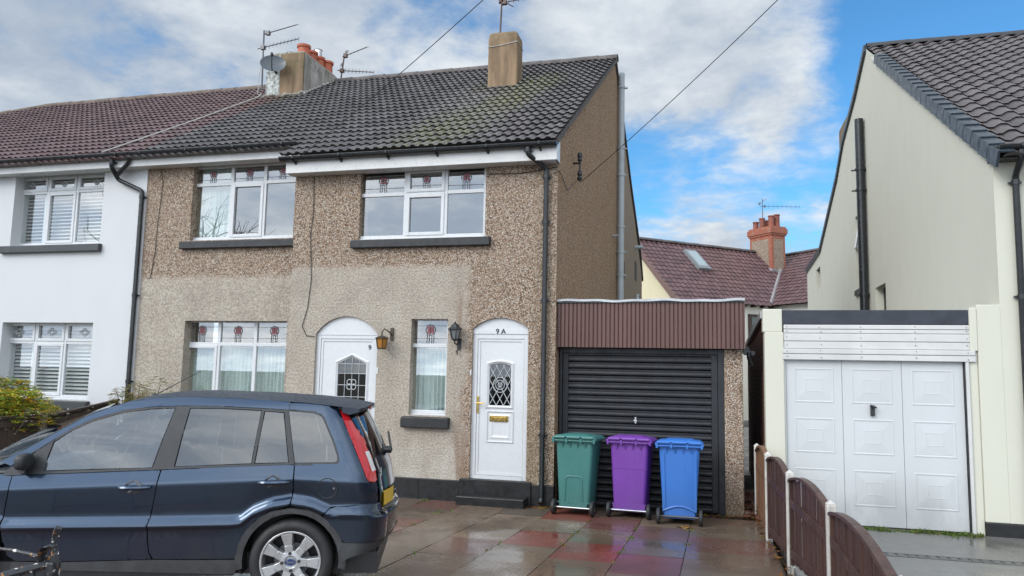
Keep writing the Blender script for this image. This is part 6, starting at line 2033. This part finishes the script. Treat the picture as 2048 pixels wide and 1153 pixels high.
M['iron'] = mat_iron()
gt = thing('iron_gate', 'flaking black and white painted iron gate post and rail in front of the car', 'gate', (-.07, -8.6, .3))
mb = MB()
bx, by = -.062, -8.58
mb.box(bx - .020, bx + .020, by - .020, by + .020, .2, 1.185)
po = build('post', mb, M['iron'], gt, bevel=.006)
mb = MB()
mb.tube([(bx + .004, by, 1.17), (bx + .006, by, 1.215), (bx - .004, by, 1.25), (bx + .006, by, 1.285), (bx + .014, by, 1.303)], [.021, .017, .013, .017, .015], 4)
def scr(u, v):
    a = PI * (.30 + .62 * u)
    c0 = Vector((bx - .006, by - .012, 1.20))
    w_ = .022 * math.sin(PI * (.12 + .8 * u)) + .004
    rad = .034 + .006 * math.sin(PI * u)
    return c0 + Vector((1.0 * rad * math.cos(a) - .004 + .010 * math.cos(2 * PI * v), w_ * math.sin(2 * PI * v), rad * 1.25 * math.sin(a) - .03 * u + .008 * math.cos(2 * PI * v)))
mb.grid(scr, 16, 12)
build('finial', mb, M['iron'], gt, smooth=True)
mb = MB()
mb.tube([(bx - .01, by, 1.175), (bx - .10, by - .10, 1.15), (bx - .24, by - .28, 1.085), (bx - .5, by - .6, .95)], .016, 8)
mb.tube([(bx - .01, by + .012, 1.185), (bx - .06, by + .012, 1.192), (bx - .2, by + .012, 1.205), (bx - .6, by + .012, 1.21), (bx - 1.2, by + .012, 1.19)], [.011, .007, .006, .006, .006], 6)
for k in range(2):
    t = .04 + .12 * k
    mb.tube([(bx - t, by - t * 1.1, 1.165 - .30 * t), (bx - t, by - t * 1.1, .3)], .009, 6)
build('rail', mb, M['iron'], gt, smooth=True)

# ------------------------------------------------------------------ tree over the road, mirrored in the upper windows
tt = thing('bare_tree', 'bare leafless tree across the road, mirrored in the upper window panes', 'tree', (-25, -21, 0))
rr = random.Random(21)
tb = MB(); tcr = MB()
def branch(p, d, L, r, depth):
    q = [p]
    n = 3
    for k in range(n):
        d = (d + Vector((rr.gauss(0, .13), rr.gauss(0, .13), rr.gauss(.04, .08)))).normalized()
        q.append(q[-1] + d * L / n)
    (tb if depth == 0 else tcr).tube(q, [r * (1 - .4 * k / n) for k in range(n + 1)], 8 if depth == 0 else 4, caps=False)
    if depth >= 5: return
    m = 3 if depth < 4 else 2
    for k in range(m + (1 if depth < 3 else 0)):
        a = rr.uniform(0, 6.28); s = d.cross(Vector((math.cos(a), math.sin(a), .3))).normalized()
        branch(q[-1 if k < 2 else 2], (d * rr.uniform(.6, 1.0) + s * rr.uniform(.45, .95)).normalized(), L * rr.uniform(.6, .82), r * .55, depth + 1)
branch(Vector((-25, -21, 0)), Vector((0, 0, 1)), 4.2, .26, 0)
build('trunk', tb, M['bark'], tt, smooth=True); build('crown', tcr, M['bark'], tt, smooth=True)

# ------------------------------------------------------------------ loose stuff
M['litter'] = mat_leaf('fallen_leaf', 0)
mb = MB(); rr = random.Random(11)
LC = [(.22, .075, .02), (.16, .055, .02), (.28, .13, .03), (.10, .045, .02), (.30, .20, .04), (.07, .04, .025)]
def leaf_at(x, y, z, s=.03):
    a = rr.uniform(0, 6.28); o = Vector((math.cos(a), math.sin(a), rr.uniform(-.15, .3))) * s * rr.uniform(.6, 1.3); sd = Vector((-math.sin(a), math.cos(a), rr.uniform(-.3, .5))) * s * .45
    p = Vector((x, y, z + .008))
    mb.face([p - o, p - sd, p + o, p + sd], 0, None, tuple(c * rr.uniform(.7, 1.2) for c in rr.choice(LC)))
for k in range(90): leaf_at(rr.uniform(-.35, .15), rr.gauss(-.04, .05) - .03, 0, .035)
for k in range(260): leaf_at(rr.uniform(1.5, 2.75), .20 - abs(rr.gauss(0, .09)), 0, .028)
for k in range(260): leaf_at(rr.uniform(2.58, 2.86), rr.uniform(.05, 1.2), abs(rr.gauss(0, .06)), .04)
for k in range(110): y = rr.uniform(-4.5, 0); leaf_at(2.79 + abs(y) * .04 - abs(rr.gauss(0, .05)), y, ground_z(y), .03)
for k in range(60): leaf_at(rr.uniform(-2.4, 2.7), rr.uniform(-3.4, -.1), ground_z(-2) * .4, .022)
for k in range(14): leaf_at(rr.gauss(1.87, .05), rr.gauss(-.85, .03), .005, .045)
tag(build('leaf_litter', mb, M['litter'], recalc=False), 'scattered brown autumn leaves along the garage pier and fence foot', 'leaves', kind='stuff')
mb = MB()
def tuft(x, y, z, h, n, cols):
    for k in range(n):
        a = rr.uniform(0, 6.28); o = Vector((math.cos(a), math.sin(a), 0)); q = Vector((x + rr.gauss(0, .018), y + rr.gauss(0, .018), z)); L = h * rr.uniform(.5, 1.2); wv = rr.uniform(.004, .009)
        sd = Vector((-o.y, o.x, 0)) * wv; tip = q + o * L * rr.uniform(.3, 1.0) + Vector((0, 0, L))
        mdl = q + o * L * .25 + Vector((0, 0, L * .6)); col = tuple(c * rr.uniform(.7, 1.3) for c in rr.choice(cols))
        mb.face([q - sd, q + sd, mdl + sd, tip, mdl - sd], 0, None, col)
GC = [(.10, .17, .025), (.14, .20, .03), (.07, .12, .02), (.18, .20, .04)]
for k in range(45):
    c = rr.randint(-4, 3); x = X0 + c * W + rr.gauss(0, .008); y = rr.uniform(-4.2, -.1); tuft(x, y, ground_z(y) - .01, rr.uniform(.012, .03), rr.randint(3, 8), GC)
for (x, y, n) in ((-1.37, -1.0, 16), (1.28, -1.3, 18), (1.27, -2.0, 16), (1.29, -2.75, 10), (.64, -1.9, 14), (.65, -2.6, 14), (-1.9, -.06, 20), (-1.85, -.07, 20), (1.93, -2.0, 10), (1.92, -1.0, 12), (-1.85, -2.0, 20), (-1.9, -2.4, 24), (-1.88, -2.9, 24), (-1.3, -2.1, 12)):
    for q in range(2): tuft(x + rr.gauss(0, .012), y + rr.gauss(0, .06), ground_z(y) - .008, .028, n // 2, GC)
tag(build('joint_weeds', mb, M['litter'], recalc=False), 'small green weeds growing in the paving joints', 'weeds', kind='stuff')
mb = MB()
for k in range(300):
    x = 3.3 + 2.1 * rr.random(); d = abs(rr.gauss(0, .06)) * (1.0 if x < 5 else 1.4); tuft(x, -.03 - d, -.005, rr.uniform(.02, .055) * (.6 if 4.3 < x < 4.6 else 1), 6, [(.09, .15, .03), (.13, .19, .04), (.15, .15, .05), (.07, .12, .025)])
tag(build('grass_strip', mb, M['litter'], recalc=False), 'bright green grass strip at the foot of the white garage door', 'grass', kind='stuff')
mb = MB()
for k in range(46):
    x, y = rr.uniform(2.62, 2.86), rr.uniform(.05, 1.3); z = rr.uniform(0, .05) + .16 * max(0, y - .2); s = rr.uniform(.03, .075); a = rr.uniform(0, 3.1)
    u = Vector((math.cos(a), math.sin(a), rr.uniform(-.3, .3))) * s; v = Vector((-math.sin(a), math.cos(a), rr.uniform(-.3, .3))) * s * .6; h_ = Vector((0, 0, s * .6)); p = Vector((x, y, z))
    mb.prism([p - u - v, p + u - v, p + u + v, p - u + v], h_)
tag(build('brick_rubble', mb, M['brick']), 'broken brick rubble in the gap between the two garages', 'rubble', kind='stuff')


# ------------------------------------------------------------------ every bracket, pot, pier and motif its own part
def split_pieces(o):
    me = o.data
    par = list(range(len(me.vertices)))
    def find(i):
        while par[i] != i: par[i] = par[par[i]]; i = par[i]
        return i
    for e in me.edges:
        a, b_ = find(e.vertices[0]), find(e.vertices[1])
        if a != b_: par[a] = b_
    groups = {}
    for f in me.polygons: groups.setdefault(find(f.vertices[0]), []).append(f)
    if len(groups) < 2: return
    sm_ = me.polygons[0].use_smooth
    for gi, fs in enumerate(list(groups.values())):
        ids = sorted({v for f in fs for v in f.vertices}); mp = {v: k for k, v in enumerate(ids)}
        nm = bpy.data.meshes.new(o.name.split('.')[0])
        nm.from_pydata([me.vertices[v].co for v in ids], [], [[mp[v] for v in f.vertices] for f in fs])
        for m in me.materials: nm.materials.append(m)
        nm.polygons.foreach_set('use_smooth', [sm_] * len(nm.polygons))
        if sm_: nm.set_sharp_from_angle(angle=math.radians(35))
        if gi == 0: first = nm; continue
        c = o.copy(); c.data = nm; COL.objects.link(c); c.parent = o.parent
    o.data = first


for o in list(bpy.data.objects):
    if o.type == 'MESH' and o.name.split('.')[0] in ('pier', 'gutter_bracket', 'stained_glass', 'cowl', 'chimney_pot', 'side_window', 'wall_outlet', 'pebble_panel', 'pillar', 'gable_window', 'wheel_nut', 'rubbing_strip'):
        split_pieces(o)
